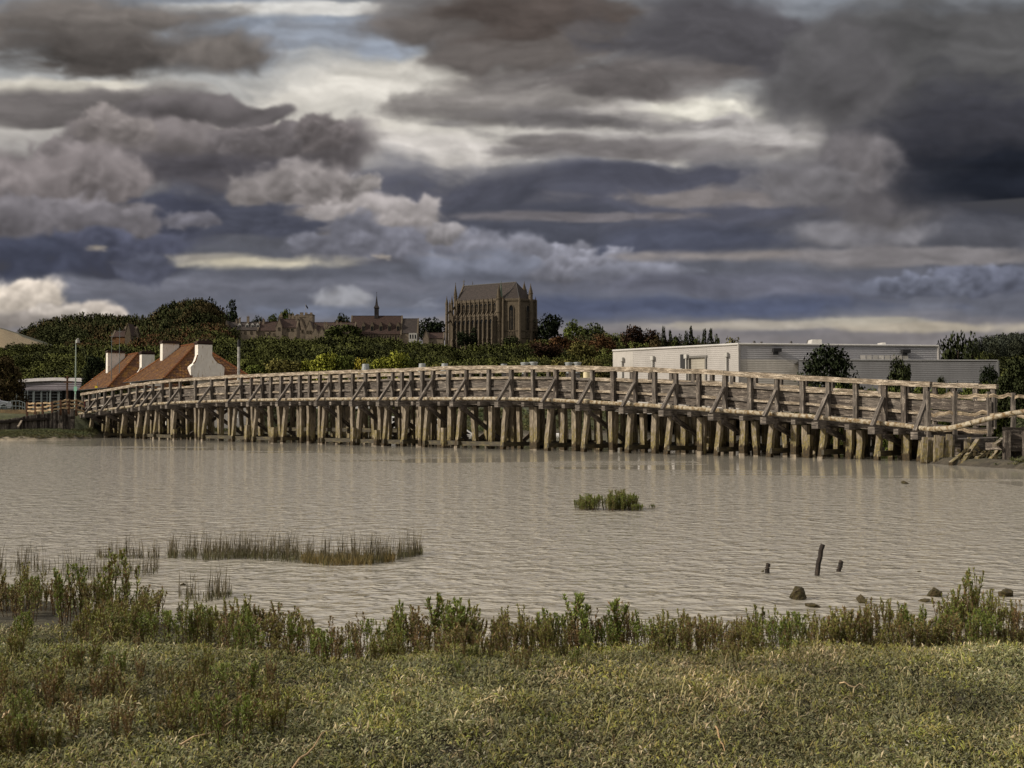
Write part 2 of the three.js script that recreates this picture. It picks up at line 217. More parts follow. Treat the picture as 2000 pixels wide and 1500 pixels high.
// collects faces and joins them into one mesh; uv in metres
class G {
  constructor() { this.p = []; this.n = []; this.uv = []; this.c = null; this.o = [Math.floor(RND() * 97) * .31, Math.floor(RND() * 89) * .27]; }
  tri(a, b, c, uv) {
    const e1 = b.clone().sub(a), e2 = c.clone().sub(a), n = e1.clone().cross(e2).normalize();
    for (const v of [a, b, c]) { this.p.push(v.x, v.y, v.z); this.n.push(n.x, n.y, n.z); }
    if (uv) this.uv.push(...uv);
    else {
      const t = Math.abs(n.y) > .97 ? V(1, 0, 0) : V(0, 1, 0).cross(n).normalize(), s = n.clone().cross(t);
      for (const v of [a, b, c]) this.uv.push(v.dot(t) + this.o[0], v.dot(s) + this.o[1]);
    }
    return this;
  }
  quad(a, b, c, d) { return this.tri(a, b, c).tri(a, c, d); }
  // box of size w (x), h (y), d (z) with its base centre at c, turned by r about y
  box(c, w, h, d, r = 0) {
    const k = Math.cos(r), s = Math.sin(r), q = (x, y, z) => V(c.x + x * k + z * s, c.y + y, c.z - x * s + z * k), X = w / 2, Z = d / 2;
    const a = q(-X, 0, Z), b = q(X, 0, Z), e = q(X, 0, -Z), f = q(-X, 0, -Z), A = q(-X, h, Z), B = q(X, h, Z), E = q(X, h, -Z), Fq = q(-X, h, -Z);
    return this.quad(a, b, B, A).quad(b, e, E, B).quad(e, f, Fq, E).quad(f, a, A, Fq).quad(A, B, E, Fq).quad(f, e, b, a);
  }
  // prism over a polygon of [x, z] (counter-clockwise from above) between heights
  prism(poly, y0, y1, top = true) {
    const n = poly.length;
    for (let i = 0; i < n; i++) { const a = poly[i], b = poly[(i + 1) % n]; this.quad(V(a[0], y0, a[1]), V(b[0], y0, b[1]), V(b[0], y1, b[1]), V(a[0], y1, a[1])); }
    if (top) for (let i = 1; i < n - 1; i++) this.tri(V(poly[0][0], y1, poly[0][1]), V(poly[i][0], y1, poly[i][1]), V(poly[i + 1][0], y1, poly[i + 1][1]));
    return this;
  }
  // straight tapered round bar
  bar(a, b, r0, r1 = r0, seg = 8, cap = true) {
    const d = b.clone().sub(a), L = d.length(), t = d.clone().normalize(), x = (Math.abs(t.y) > .9 ? V(1, 0, 0) : V(0, 1, 0)).cross(t).normalize(), y = t.clone().cross(x);
    const at = (o, r, i) => o.clone().addScaledVector(x, Math.cos(i / seg * 6.28319) * r).addScaledVector(y, Math.sin(i / seg * 6.28319) * r);
    for (let i = 0; i < seg; i++) {
      const p = [at(a, r0, i), at(a, r0, i + 1), at(b, r1, i + 1), at(b, r1, i)], m = [i, i + 1, i + 1, i];
      const nn = m.map((k) => x.clone().multiplyScalar(Math.cos(k / seg * 6.28319)).addScaledVector(y, Math.sin(k / seg * 6.28319)));
      const uu = [[0, i], [0, i + 1], [L, i + 1], [L, i]].map(([u, k]) => [u + this.o[0], k / seg * 6.28 * Math.max(r0, r1) + this.o[1]]);
      for (const k of [0, 1, 2, 0, 2, 3]) { this.p.push(p[k].x, p[k].y, p[k].z); this.n.push(nn[k].x, nn[k].y, nn[k].z); this.uv.push(...uu[k]); }
      if (cap && r1 > 0) this.tri(b, at(b, r1, i), at(b, r1, i + 1));
      if (cap) this.tri(a, at(a, r0, i + 1), at(a, r0, i));
    }
    return this;
  }
  geo() {
    const g = new THREE.BufferGeometry();
    g.setAttribute('position', new THREE.Float32BufferAttribute(this.p, 3)); g.setAttribute('normal', new THREE.Float32BufferAttribute(this.n, 3)); g.setAttribute('uv', new THREE.Float32BufferAttribute(this.uv, 2));
    if (this.c) g.setAttribute('color', new THREE.Float32BufferAttribute(this.c, 3));
    return g;
  }
  build(name, mat, parent) { return add(name, this.geo(), mat, parent); }
}
// a sawn timber from a to b: w across (horizontal), h upright (at right angles), a little uneven; pileUV takes v from the height
function timber(a, b, w, h, o = {}) {
  const g = new G(), d = b.clone().sub(a), L = d.length(), t = d.clone().normalize(), wob = o.wob ?? .012, seg = o.seg ?? Math.max(1, Math.min(4, Math.round(L / .9)));
  const side = o.side ? o.side.clone().addScaledVector(t, -o.side.dot(t)).normalize() : (Math.abs(t.y) > .95 ? V(1, 0, 0) : V(0, 1, 0).cross(t).normalize()), up = t.clone().cross(side).normalize();
  const ring = [], r = RND, ou = r() * 9, ov = r() * 5;
  for (let i = 0; i <= seg; i++) {
    const c = a.clone().lerp(b, i / seg).addScaledVector(up, (r() - .5) * wob * (i && i < seg ? 2 : .6)).addScaledVector(side, (r() - .5) * wob), k = (o.taper ? lerp(1, o.taper, i / seg) : 1) * (1 + (r() - .5) * wob * 2);
    ring.push([[-1, -1], [1, -1], [1, 1], [-1, 1]].map(([x, y]) => c.clone().addScaledVector(side, x * w / 2 * k).addScaledVector(up, y * h / 2 * k)));
  }
  const size = [w, h, w, h], acc = [0, w, w + h, 2 * w + h];
  for (let i = 0; i < seg; i++) for (let f = 0; f < 4; f++) {
    const f2 = (f + 1) % 4, A = ring[i][f], B = ring[i][f2], C = ring[i + 1][f2], D = ring[i + 1][f], u0 = i / seg * L + ou, u1 = (i + 1) / seg * L + ou, v0 = acc[f] + ov, v1 = v0 + size[f];
    const q = o.pileUV ? (p, v) => [v, p.y + (o.lift ?? 0)] : null;
    if (q) { g.tri(A, B, C, [...q(A, v0), ...q(B, v1), ...q(C, v1)]); g.tri(A, C, D, [...q(A, v0), ...q(C, v1), ...q(D, v0)]); }
    else { g.tri(A, B, C, [u0, v0, u0, v1, u1, v1]); g.tri(A, C, D, [u0, v0, u1, v1, u1, v0]); }
  }
  g.quad(ring[0][3], ring[0][2], ring[0][1], ring[0][0]); const e = ring[seg]; g.quad(e[0], e[1], e[2], e[3]);
  return g.geo();
}

// ---------------------------------------------------------------- the ground, the river
// foreground bank: distance from the eye at which it meets the water, by direction
const shoreNear = table([[-600, 13.5], [0, 12.4], [180, 11.6], [330, 10.6], [470, 9.9], [640, 9.2], [1000, 9.3], [1500, 9.4], [1800, 9.9], [2100, 10.2], [2700, 11]]);
const shoreFar = table([[-800, 84], [-200, 90], [0, 92], [110, 93.5], [170, 97], [200, 103], [260, 108], [400, 114], [700, 119], [1000, 125], [1300, 130], [1800, 134], [2100, 132], [2900, 130]]);
const RIGHT_BANK = [[17.6, -49.2], [17.5, -46.6], [18.2, -44.6], [19.4, -41.0], [30, -36], [60, -22], [220, 40], [420, -90], [220, -128], [64, -128], [47, -112], [35, -84], [25.5, -61], [20.6, -53.2]];
function sdPoly(P, x, z) {
  let d = 1e9, s = 1;
  for (let i = 0, j = P.length - 1; i < P.length; j = i++) {
    const ex = P[j][0] - P[i][0], ez = P[j][1] - P[i][1], wx = x - P[i][0], wz = z - P[i][1], t = clamp((wx * ex + wz * ez) / (ex * ex + ez * ez)), bx = wx - ex * t, bz = wz - ez * t;
    d = Math.min(d, bx * bx + bz * bz);
    const c1 = z >= P[i][1], c2 = z < P[j][1], c3 = ex * wz > ez * wx; if ((c1 && c2 && c3) || (!c1 && !c2 && !c3)) s = -s;
  }
  return -s * Math.sqrt(d);                                  // positive inside
}
const ridge = table([[-900, 24], [-200, 62], [0, 60], [120, 46], [200, 38], [280, 36], [360, 38], [430, 44], [500, 50], [700, 50], [870, 46], [1045, 43], [1200, 40], [1400, 34], [1600, 32], [2000, 36], [2900, 30]]);   // height at 760 m
const RISE = table([[0, 0], [1.0, .28], [5, .75], [8, 1.7], [12, 2.5], [40, 2.6], [90, 2.7]]), RISE_L = table([[0, 0], [1.0, .30], [5.8, .72], [7.2, .85], [8.4, 1.9], [12, 2.4], [40, 2.5], [90, 2.6]]);
function mounds(x, z) { return .035 * noise(x * 2.1 + 3, z * 2.1) + .075 * noise(x * .9 + 8, z * .9 + 2) + .012 * noise(x * 6, z * 6); }
function height(x, z) {
  const r = Math.hypot(x, z), D = -z;
  if (D < 1) return .42 + .25 * sstep(0, 30, z) + mounds(x, z);
  const px = clamp(pxOf(x, z), -900, 2900);
  let h = -1.4;
  const near = shoreNear(px) + .35 * noise(x * .8, 3.3) + .12 * noise(x * 3, 7.7);
  if (D < near + 3) { const e = near - D; h = Math.max(h, e > 0 ? .10 * sstep(0, .25, e) + .32 * Math.min(sstep(.4, 2.6, e), 1 - sstep(6.9, 9.4, D)) + mounds(x, z) * sstep(.2, 1, e) : e * .45); }
  const rb = sdPoly(RIGHT_BANK, x, z);
  if (rb > -3) { const hb = rb > 0 ? .25 * sstep(0, .5, rb) + lerp(1.0, 1.75, sstep(18.6, 20.4, x)) * sstep(x > 18.4 ? 2.3 : .6, x > 18.4 ? 4.3 : 2.6, rb) + .5 * sstep(3, 9, rb) + .08 * noise(x, z) : rb * .5; h = Math.max(h, hb); }
  const far = shoreFar(px) + (px < 172 ? .25 : 1) * (1.2 * noise(x * .12, 1.5) + .3 * noise(x * .7, 2.5));
  if (D > far - 3) {
    const e = D - far, rise = (px < 172 ? RISE_L : RISE)(Math.max(0, e));
    let hh = e < 0 ? e * .5 : rise + .1 * noise(x * .3, z * .3);
    if (D > 190) { const t = sstep(170, 800, D); hh += (ridge(px) - 2) * t * (D > 800 ? 1 : 1) + 2.2 * t * noise(x * .011, z * .011); if (D > 850) hh *= lerp(1, .6, sstep(850, 2200, D)); }
    h = Math.max(h, hh);
  }
  return h;
}
function groundColour(x, z, h) {
  const D = -z, px = pxOf(x, z), n = fbm(x * .35, z * .35, 4), n2 = fbm(x * .05 + 5, z * .05, 3);
  if (D < 20 && r2(x, z) < 900) return mixc([.060, .055, .030], [.10, .085, .05], clamp(.5 + n));
  if (px < 205 && D > 80 && D < 110 && h < .26 && n > -.25) return mixc([.30, .25, .17], [.46, .39, .28], clamp(.5 + n));
  if (h < .12) return mixc([.075, .062, .045], [.12, .10, .07], clamp(.5 + n));
  if (D < 175) { const g = mixc([.050, .062, .018], [.105, .110, .040], clamp(.5 + n * .8 + n2 * .6)); return mixc([.10, .085, .055], g, sstep(.15, .5, h + n * .3)); }
  if (px < 150 && D > 470 && D < 640) return mixc([.36, .27, .15], [.42, .33, .19], clamp(.5 + n));
  return mixc([.035, .042, .018], [.075, .080, .032], clamp(.5 + n * .6 + n2));
}
const r2 = (x, z) => x * x + z * z;
{
  const ang = []; for (let a = -180; a < -36; a += 4) ang.push(a); for (let a = -36; a < 36; a += .25) ang.push(a); for (let a = 36; a <= 180; a += 4) ang.push(a);
  const rad = [.15]; for (let r = .8; r < 7000; r *= r < 16 ? 1.02 : r < 150 ? 1.014 : 1.03) rad.push(r);
  const pos = [], col = [], uv = [], idx = [], N = ang.length;
  for (const r of rad) for (const a of ang) { const t = a * Math.PI / 180, x = r * Math.sin(t), z = -r * Math.cos(t), y = height(x, z); pos.push(x, y, z); col.push(...groundColour(x, z, y)); uv.push(x / 3, z / 3); }
  for (let j = 0; j < rad.length - 1; j++) for (let i = 0; i < N - 1; i++) { const a = j * N + i, b = a + N; idx.push(a, a + 1, b, a + 1, b + 1, b); }
  const g = new THREE.BufferGeometry(); g.setAttribute('position', new THREE.Float32BufferAttribute(pos, 3)); g.setAttribute('color', new THREE.Float32BufferAttribute(col, 3)); g.setAttribute('uv', new THREE.Float32BufferAttribute(uv, 2)); g.setIndex(idx); g.computeVertexNormals();
  tag(add('ground', g, new THREE.MeshStandardMaterial({ vertexColors: true, roughness: 1, map: TEX.grit, bumpMap: TEX.bump, bumpScale: .03 })), 'river banks, fields and the wooded hillside', null, null, 'structure');
}
// the tidal river: muddy, rippled by the wind, calmer in the lee of the bridge
const BL = onWater(160, 855 + .0292 * (160 - 190)), BR = onWater(1812, 855 + .0292 * (1812 - 190)), BU = BR.clone().sub(BL).normalize(), BF = V(BU.z, 0, -BU.x);   // along the bridge; across it, away from the eye
{
  const W = 2048, S = 128, hgt = new Float32Array(W * W);
  for (let j = 0; j < W; j++) for (let i = 0; i < W; i++) {
    const x = i / W * S, z = j / W * S, gust = noise(x / 9, z / 4 + 3, 256, 256), gust2 = noise(x / 3 + 9, z / 1.3, 256, 256);
    const wx = noise(x * .7 + 4, z * .7, 256, 256) * .55;
    const wx0 = x - 64, d = (wx0 - BL.x) * BF.x + (-z - BL.z) * BF.z;            // metres behind (+) or before (-) the bridge
    const lee = 1 - .86 * sstep(-27, -13, d + 7 * gust);
    const a = noise(x * 1.7 + wx, z * 2.2 + wx * .8, 256, 256) * .016 + noise(x * 3.7 + wx * 2 + 11, z * 4.4 + wx, 256, 256) * .016 + noise(x * 5.1, z * 7.7 + wx * 3, 256, 256) * .009;
    hgt[j * W + i] = a * lee * (1 + .9 * gust + .5 * gust2);
  }
  const d = new Uint8Array(W * W * 4), st = W / S;
  for (let j = 0; j < W; j++) for (let i = 0; i < W; i++) {
    const l = hgt[j * W + (i + W - 1) % W], r = hgt[j * W + (i + 1) % W], dn = hgt[((j + W - 1) % W) * W + i], up = hgt[((j + 1) % W) * W + i];
    let nx = -(r - l) / 2 * st, ny = -(up - dn) / 2 * st, nz = 1; const q = 1 / Math.hypot(nx, ny, nz), o = (j * W + i) * 4;
    d[o] = (nx * q * .5 + .5) * 255; d[o + 1] = (ny * q * .5 + .5) * 255; d[o + 2] = (nz * q * .5 + .5) * 255; d[o + 3] = 255;
  }
  const nm = new THREE.DataTexture(d, W, W); nm.wrapS = nm.wrapT = THREE.RepeatWrapping; nm.magFilter = THREE.LinearFilter; nm.needsUpdate = true; nm.repeat.set(1 / S, 1 / S); nm.offset.set(.5, 0);
  const fine = tex(1024, 1024, (x, y) => { const q = pf(x, y, 1024, 1024, 22, 34, 3, 3) + .6 * pf(x, y, 1024, 1024, 47, 66, 2, 8), k = 60 + 40 * q + 190 * Math.pow(Math.max(0, q + .05), 1.7); return [k, k, k]; }, false);
  // open water under the wind, and smoother water in the lee of the bridge; they meet in ragged wind lanes
  const xs = [-900, -300, -120], zs = [60, 10, -4, -12, -20, -26]; for (let x = -64; x <= 64; x += 1.6) xs.push(x); xs.push(120, 300, 900); for (let z = -26.4; z > -114; z -= .4) zs.push(z); zs.push(-190);
  const part = [[], []], pos = [], uv = [], nor = [];
  for (const z of zs) for (const x of xs) { pos.push(x, 0, z); uv.push(x, -z); nor.push(0, 1, 0); }
  for (let j = 0; j < zs.length - 1; j++) for (let i = 0; i < xs.length - 1; i++) {
    const a = j * xs.length + i, b = a + xs.length, x = (xs[i] + xs[i + 1]) / 2, z = (zs[j] + zs[j + 1]) / 2, d = (x - BL.x) * BF.x + (z - BL.z) * BF.z;
    const calm = d + 13 + 9 * noise(x / 17, z / 5) + 8 * noise(x / 9 + 7, z / 1.3) > 0 && z < -27;
    part[+calm].push(a, a + 1, b, a + 1, b + 1, b);
  }
  const mud = new THREE.Color().setRGB(.355, .332, .280);
  const open = new THREE.MeshPhysicalMaterial({ color: mud, roughness: .06, ior: 1.333, normalMap: nm, normalScale: new THREE.Vector2(1.25, 1.25), bumpMap: rep(fine, 6.3, 6.3), bumpScale: .045 });
  const calmM = new THREE.MeshPhysicalMaterial({ color: mud, roughness: .05, ior: 1.333, normalMap: nm, normalScale: new THREE.Vector2(.5, .5), bumpMap: rep(fine, 6.3, 6.3), bumpScale: .003 });
  part.forEach((idx, k) => { const g = new THREE.BufferGeometry(); g.setAttribute('position', new THREE.Float32BufferAttribute(pos, 3)); g.setAttribute('normal', new THREE.Float32BufferAttribute(nor, 3)); g.setAttribute('uv', new THREE.Float32BufferAttribute(uv, 2)); g.setIndex(idx); tag(add('river_water', g, k ? calmM : open), k ? 'smoother river water in the lee of the bridge' : 'muddy tidal river rippled by the wind', null, null, 'structure'); });
}

// ---------------------------------------------------------------- the timber bridge
const topPx = table([[150, 768.5], [161, 768], [236, 755], [310, 742.5], [375, 737.5], [440, 733.5], [510, 730], [650, 724], [800, 718.5], [900, 715], [977, 714], [1066, 713.5], [1180, 715], [1241, 716.5], [1300, 718.5], [1354, 720], [1467, 727], [1600, 736.5], [1709, 741], [1811, 745], [1830, 745.5]]);
const logPx = table([[150, 811], [160, 809.5], [205, 802], [250, 796], [310, 789], [375, 785.5], [450, 783], [510, 781.5], [650, 779.5], [800, 779], [900, 779], [977, 778.5], [1066, 780.5], [1180, 786], [1300, 793], [1422, 802], [1600, 813.5], [1618, 816], [1709, 824], [1781, 831], [1812, 835.5], [1830, 836]]);
const OFF = .75, WIDE = 5.4;                                   // the near parapet stands back from the feet of the outer piles; the far one is WIDE further
function along(px, off) { const v = (750 - 785) / F, k = (px - 1000) / F / (CP - v * SP), ox = BL.x + BF.x * off, oz = BL.z + BF.z * off; return (-k * oz - ox) / (BU.x + k * BU.z); }   // distance along the bridge seen at a pixel column
const at = (t, off, y) => V(BL.x + BU.x * t + BF.x * off, y, BL.z + BU.z * t + BF.z * off);
const S0 = along(160, OFF), S1 = along(1811, OFF);
const profile = (tab) => { const pts = []; for (let px = 130; px <= 1830; px += 10) { const t = along(px, OFF), q = at(t, OFF, 0); pts.push([t, P(px, tab(px), -q.z).y]); } return table(pts); };
const topY = profile(topPx), logY = profile(logPx);
{
  const B = base('timber_bridge', [BL.x, 0, BL.z]);
  tag(B, 'long low weathered timber bridge on many wooden piles across the river', 'bridge');
  const put = (name, geo, mat) => { geo.translate(-BL.x, 0, -BL.z); return add(name, geo, mat, B); };
  const postsPx = [162, 175, 190, 205, 221, 237, 253, 268, 284, 299, 317, 333, 352, 382, 413, 442, 471, 491, 512, 529, 549, 569, 586, 605, 625, 645, 665, 689, 714, 739, 767, 785, 804, 825, 846, 877, 911, 955, 999, 1041, 1086, 1120, 1157, 1198, 1242, 1279, 1320, 1365, 1416, 1466, 1518, 1567, 1618, 1671, 1727, 1766, 1810];
  const braced = new Set([162, 190, 221, 253, 284, 299, 317, 352, 413, 471, 512, 569, 645, 714, 767, 804, 846, 911, 999, 1086, 1157, 1242, 1320, 1416, 1518, 1618, 1727, 1810]);
  const ts = postsPx.map((p) => along(p, OFF)), SIDE = BF, mats = [M.post, M.board, M.post];
  const railTop = (i0, i1, off, dy = 0) => {
    const a = at(ts[i0] - (i0 ? 0 : .2), off, topY(ts[i0]) - .12 + dy), b = at(ts[i1] + (i1 === ts.length - 1 ? .2 : 0), off, topY(ts[i1]) - .12 + dy);
    return timber(a, b, .30, .23, { side: BU.clone().cross(V(0, 1, 0)), wob: .03, seg: 3 });
  };
  const parapet = (off, far) => {
    const n = ts.length, sgn = far ? -1 : 1;
    for (let i = 0; i < n; i++) {
      const t = ts[i] + (far ? .0 : 0), y1 = topY(t) - .22, y0 = logY(t) - (far ? .1 : .34), lean = (RND() - .5) * .03, w = .19 + RND() * .05;
      put('post', timber(at(t, off, y0), at(t + lean, off, y1), w, w, { side: SIDE, wob: .02, seg: 3 }), RND() < .35 ? M.board : M.post);
    }
    const step = 3;
    for (let i = 0; i < n - 1; i += step) put('top_rail', railTop(i, Math.min(n - 1, i + step), off, (RND() - .5) * .02), M.pale);
    for (let i = 0; i < n - 1; i += far ? 2 : 1) {
      const j = Math.min(n - 1, i + (far ? 2 : 1)), a = ts[i] + (far ? -.02 : .02), b = ts[j] + (far ? .02 : -.02), back = off + .19 * sgn, mid = off + .07 * sgn;
      const lev = (t, f) => lerp(logY(t) + .06, topY(t), f), row = (f0, f1, o, th, name, mat) => {
        const fa = (f0 + f1) / 2 + (RND() - .5) * .012, fb = (f0 + f1) / 2 + (RND() - .5) * .012, hh = (f1 - f0) * (topY((a + b) / 2) - logY((a + b) / 2));
        put(name, timber(at(a, o, lev(a, fa)), at(b, o, lev(b, fb)), th, hh, { side: SIDE, wob: .018, seg: 3 }), mat);
      };
      if (far) { row(.62, .69, mid, .07, 'side_rail', M.pale); row(.32, .60, back, .05, 'side_board', M.board); row(.02, .28, back, .05, 'side_board', M.board); continue; }
      row(.585, .655, mid, .07, 'side_rail', RND() < .8 ? M.pale : M.post);
      row(.455, .60, back, .05, 'side_board', RND() < .5 ? M.board : M.post); row(.30, .452, back, .05, 'side_board', RND() < .7 ? M.board : M.post);
      row(.245, .31, mid, .07, 'side_rail', RND() < .7 ? M.pale : M.post);
      row(.045, .235, back, .05, 'side_board', M.board);
    }
  };
  parapet(OFF, false); parapet(OFF + WIDE, true);
  // the far parapet runs on past the near one at the right, where the road leaves the bridge
  {
    const n = ts.length - 1, t0 = ts[n], off = OFF + WIDE, y1 = P(1930, 750, 52).y, yl = logY(t0), ends = [1885, 1906, 1940].map((p) => along(p, off)).filter((t) => t > t0);
    let prev = t0;
    for (const t of ends) {
      put('post', timber(at(t, off, yl - .1), at(t, off, y1 - .2), .21, .21, { side: SIDE, wob: .02, seg: 3 }), M.post);
      for (const [f, hh, o, m, nm] of [[.655, .13, off - .07, M.pale, 'side_rail'], [.47, .5, off - .19, M.board, 'side_board'], [.16, .5, off - .19, M.board, 'side_board']]) put(nm, timber(at(prev, o, lerp(yl, y1, f)), at(t, o, lerp(yl, y1, f)), .06, hh, { side: SIDE, seg: 2 }), m);
      prev = t;
    }
    put('top_rail', timber(at(t0, off, topY(t0) - .12), at(prev + .2, off, y1 - .1), .3, .22, { side: BU.clone().cross(V(0, 1, 0)), wob: .02 }), M.pale);
  }
  // bents: piles across the width, cap beam, braces; struts to the posts
  const tb = postsPx.filter((p) => braced.has(p)).map((p) => along(p, OFF));
  postsPx.forEach((p, i) => {
    const t = ts[i], ly = logY(t), by = ly - .30;
    if (!braced.has(p)) { put('joist', timber(at(t + .02, -.15, by), at(t, OFF + WIDE, by), .22, .24, { wob: .01, seg: 2 }), M.post); for (const off of i > 18 ? [.75, 3.0] : [.9]) { const ww = .21 + RND() * .08, tt = t + (RND() - .5) * .5; put('pile', timber(at(tt, off + RND() * .3, -.9), at(tt + (RND() - .5) * .1, off + RND() * .2, by - .16), ww, ww, { side: SIDE, pileUV: true, lift: RND() * .6 - .2, wob: .03, seg: 4 }), M.pile); } return; }
    const jig = () => (RND() - .5) * .16;
    put('cap_beam', timber(at(t, -.55, by - .04), at(t, OFF + WIDE + .5, by - .04), .32, .32, { seg: 3 }), M.post);
    put('strut', timber(at(t - .02, -.42, by + .14), at(t, OFF - .10, lerp(ly, topY(t), .58)), .17, .17, { side: BU, wob: .015, seg: 2 }), M.post);
    const foot = -.06 + jig(), w = .25 + RND() * .05, tj = jig() * .6, dry = RND() * .5;
    put('pile', timber(at(t - .05 + tj, foot, -.9), at(t + .02, OFF - .45, by - .18), w, w, { side: SIDE, pileUV: true, lift: dry - .2, wob: .03, seg: 4, taper: .93 }), M.pile);
    for (const [off, k] of [[1.5, .1], [2.6, .1], [3.6, .12], [4.6, .12], [5.7, .2]]) { const ww = .22 + RND() * .08; put('pile', timber(at(t + jig() * 1.4, off + jig() * 2, -.9), at(t + jig() * .5, off - k, by - .18), ww, ww, { side: SIDE, pileUV: true, lift: RND() * .5 - .2, wob: .03, seg: 4 }), M.pile); }
    if (RND() < .75) put('diagonal_brace', timber(at(t + .22, .2, by - .25), at(t + .22, 3.6, .45), .12, .26, { seg: 2 }), M.board);
    if (RND() < .75) put('diagonal_brace', timber(at(t - .22, 5.4, by - .3), at(t - .22, 1.8, .4), .12, .26, { seg: 2 }), M.board);
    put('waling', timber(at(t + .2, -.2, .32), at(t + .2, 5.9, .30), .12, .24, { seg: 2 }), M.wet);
  });
  // extra piles set beside the bents: short and long, some bolted on
  for (const [p, h, off, w] of [[341, .9, -.2, .3], [609, 2.2, 1.0, .36], [690, 1.2, -.2, .34], [760, 9, .8, .3], [866, 1.25, -.1, .3], [880, 9, .9, .32], [390, 9, 1.1, .3], [433, 9, 1.3, .34], [535, 1.15, -.3, .42], [483, 1.3, -.25, .40], [735, 1.05, -.2, .36], [960, 9, .6, .34], [1040, 9, 1.2, .34], [1050, 9, 3.2, .32], [1122, 9, .7, .36], [1130, 9, 3.0, .33], [1200, 9, 1.0, .34], [1280, 9, .6, .36], [1286, 9, 2.6, .36], [1300, 9, 4.8, .34], [1368, 9, .7, .34], [1386, 9, 3.0, .34], [1452, 9, .9, .36], [1476, 9, 3.0, .32], [1552, 9, 1.0, .36], [1578, 1.1, .8, .4], [1590, 9, 3.2, .34], [1660, 9, 1.0, .34], [1692, 9, 3.4, .32], [1768, 9, 1.2, .34], [1790, 9, 3.2, .34]]) {
    const t = along(p, off), y = h > 5 ? logY(t) - .46 : h;
    put('pile', timber(at(t + (RND() - .5) * .2, off, -.9), at(t, off + .04, y), w * .85, w * .85, { side: SIDE, pileUV: true, lift: RND() * .5 - .2, wob: .03, seg: 4 }), M.pile);
  }
  // walings along the bridge just above the water, edge beams, deck
  for (let i = 0; i < tb.length - 1; i++) {
    const a = tb[i], b = tb[i + 1];
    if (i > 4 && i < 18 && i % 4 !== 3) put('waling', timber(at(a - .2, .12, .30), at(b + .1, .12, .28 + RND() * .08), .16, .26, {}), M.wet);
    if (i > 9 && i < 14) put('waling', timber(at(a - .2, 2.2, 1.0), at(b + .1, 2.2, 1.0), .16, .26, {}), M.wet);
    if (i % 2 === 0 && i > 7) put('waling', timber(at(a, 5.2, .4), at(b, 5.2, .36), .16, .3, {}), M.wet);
    for (const off of [OFF - .02, 2.3, 3.9, OFF + WIDE - .1]) put('edge_beam', timber(at(a, off, logY(a) - .30 + .05), at(b, off, logY(b) - .30 + .05), .2, .20, { seg: 2 }), off < 1 ? M.post : M.board);
    const q = new G(), n = Math.max(2, Math.round((b - a) / .3));
    for (let k = 0; k < n; k++) { const u0 = lerp(a, b, k / n) + .008, u1 = lerp(a, b, (k + 1) / n) - .008, y0 = logY(u0) - .10, y1 = logY(u1) - .10; const c = [at(u0, OFF - .08, y0), at(u1, OFF - .08, y1), at(u1, OFF + WIDE + .1, y1), at(u0, OFF + WIDE + .1, y0)], d = c.map((v) => v.clone().setY(v.y - .09)); q.quad(c[0], c[1], c[2], c[3]).quad(d[3], d[2], d[1], d[0]).quad(d[0], d[1], c[1], c[0]).quad(d[1], d[2], c[2], c[1]).quad(d[2], d[3], c[3], c[2]).quad(d[3], d[0], c[0], c[3]); }
    put('deck_planks', q.geo(), M.board).userData.kind = 'stuff';
  }
  // masonry abutment at the left end and bankseat at the right
  { const g = new G(); const c = at(S0 - 1.1, 3.4, 0), r = Math.atan2(-BU.z, BU.x); g.box(V(c.x - BL.x, -1, c.z - BL.z), 1.6, logY(S0) + .55, 7, r); g.build('abutment', M.flint, B); }
  { const g = new G(); const c = at(S1 + 1.0, 3.6, 0), r = Math.atan2(-BU.z, BU.x); g.box(V(c.x - BL.x, -1, c.z - BL.z), 1.2, logY(S1) + .52, 6.2, r); g.build('abutment', M.board, B); }
}
// the pipe slung along the near side of the bridge and up the right bank
{
  const pipe = base('service_pipe', [0, 0, 0]); tag(pipe, 'peeling pale pipe slung along the near side of the bridge, rising onto the right bank', 'pipe');
  const pts = [], O = .28; for (let px = 163; px <= 1800; px += 12) { const t = along(px, OFF); pts.push(at(t - .12, O, logY(t))); }
  const end = [[1808, 837.5, 48.3], [1830, 838, 47.7], [1866, 834.5, 46.8], [1900, 825.5, 46.0], [1950, 813, 45.4], [1985, 806, 45.0], [2010, 803, 44.8], [2060, 800, 44.4]].map(([x, y, d]) => P(x, y, d));
  pts.push(...end);
  const curve = new THREE.CatmullRomCurve3(pts), L = curve.getLength(), n = 17;
  for (let i = 0; i < n; i++) {
    const seg = 10, ring = 10, g = new G(), rr = .105;
    for (let k = 0; k < seg; k++) { const a = curve.getPointAt((i + k / seg) / n), b = curve.getPointAt((i + (k + 1) / seg) / n); g.o[0] = i * 1.7 + k * L / n / seg; g.bar(a, b, rr + RND() * .012, rr + RND() * .012, ring, k === 0 || k === seg - 1); }
    const s = g.build('pipe_length', M.pipe, pipe);
    const c = curve.getPointAt(i / n + .0005), d = curve.getPointAt(i / n + .0025); const cg = new G(); cg.bar(c, d, rr + .02, rr + .02, 10); cg.build('joint_collar', M.pipe, s);
  }
}

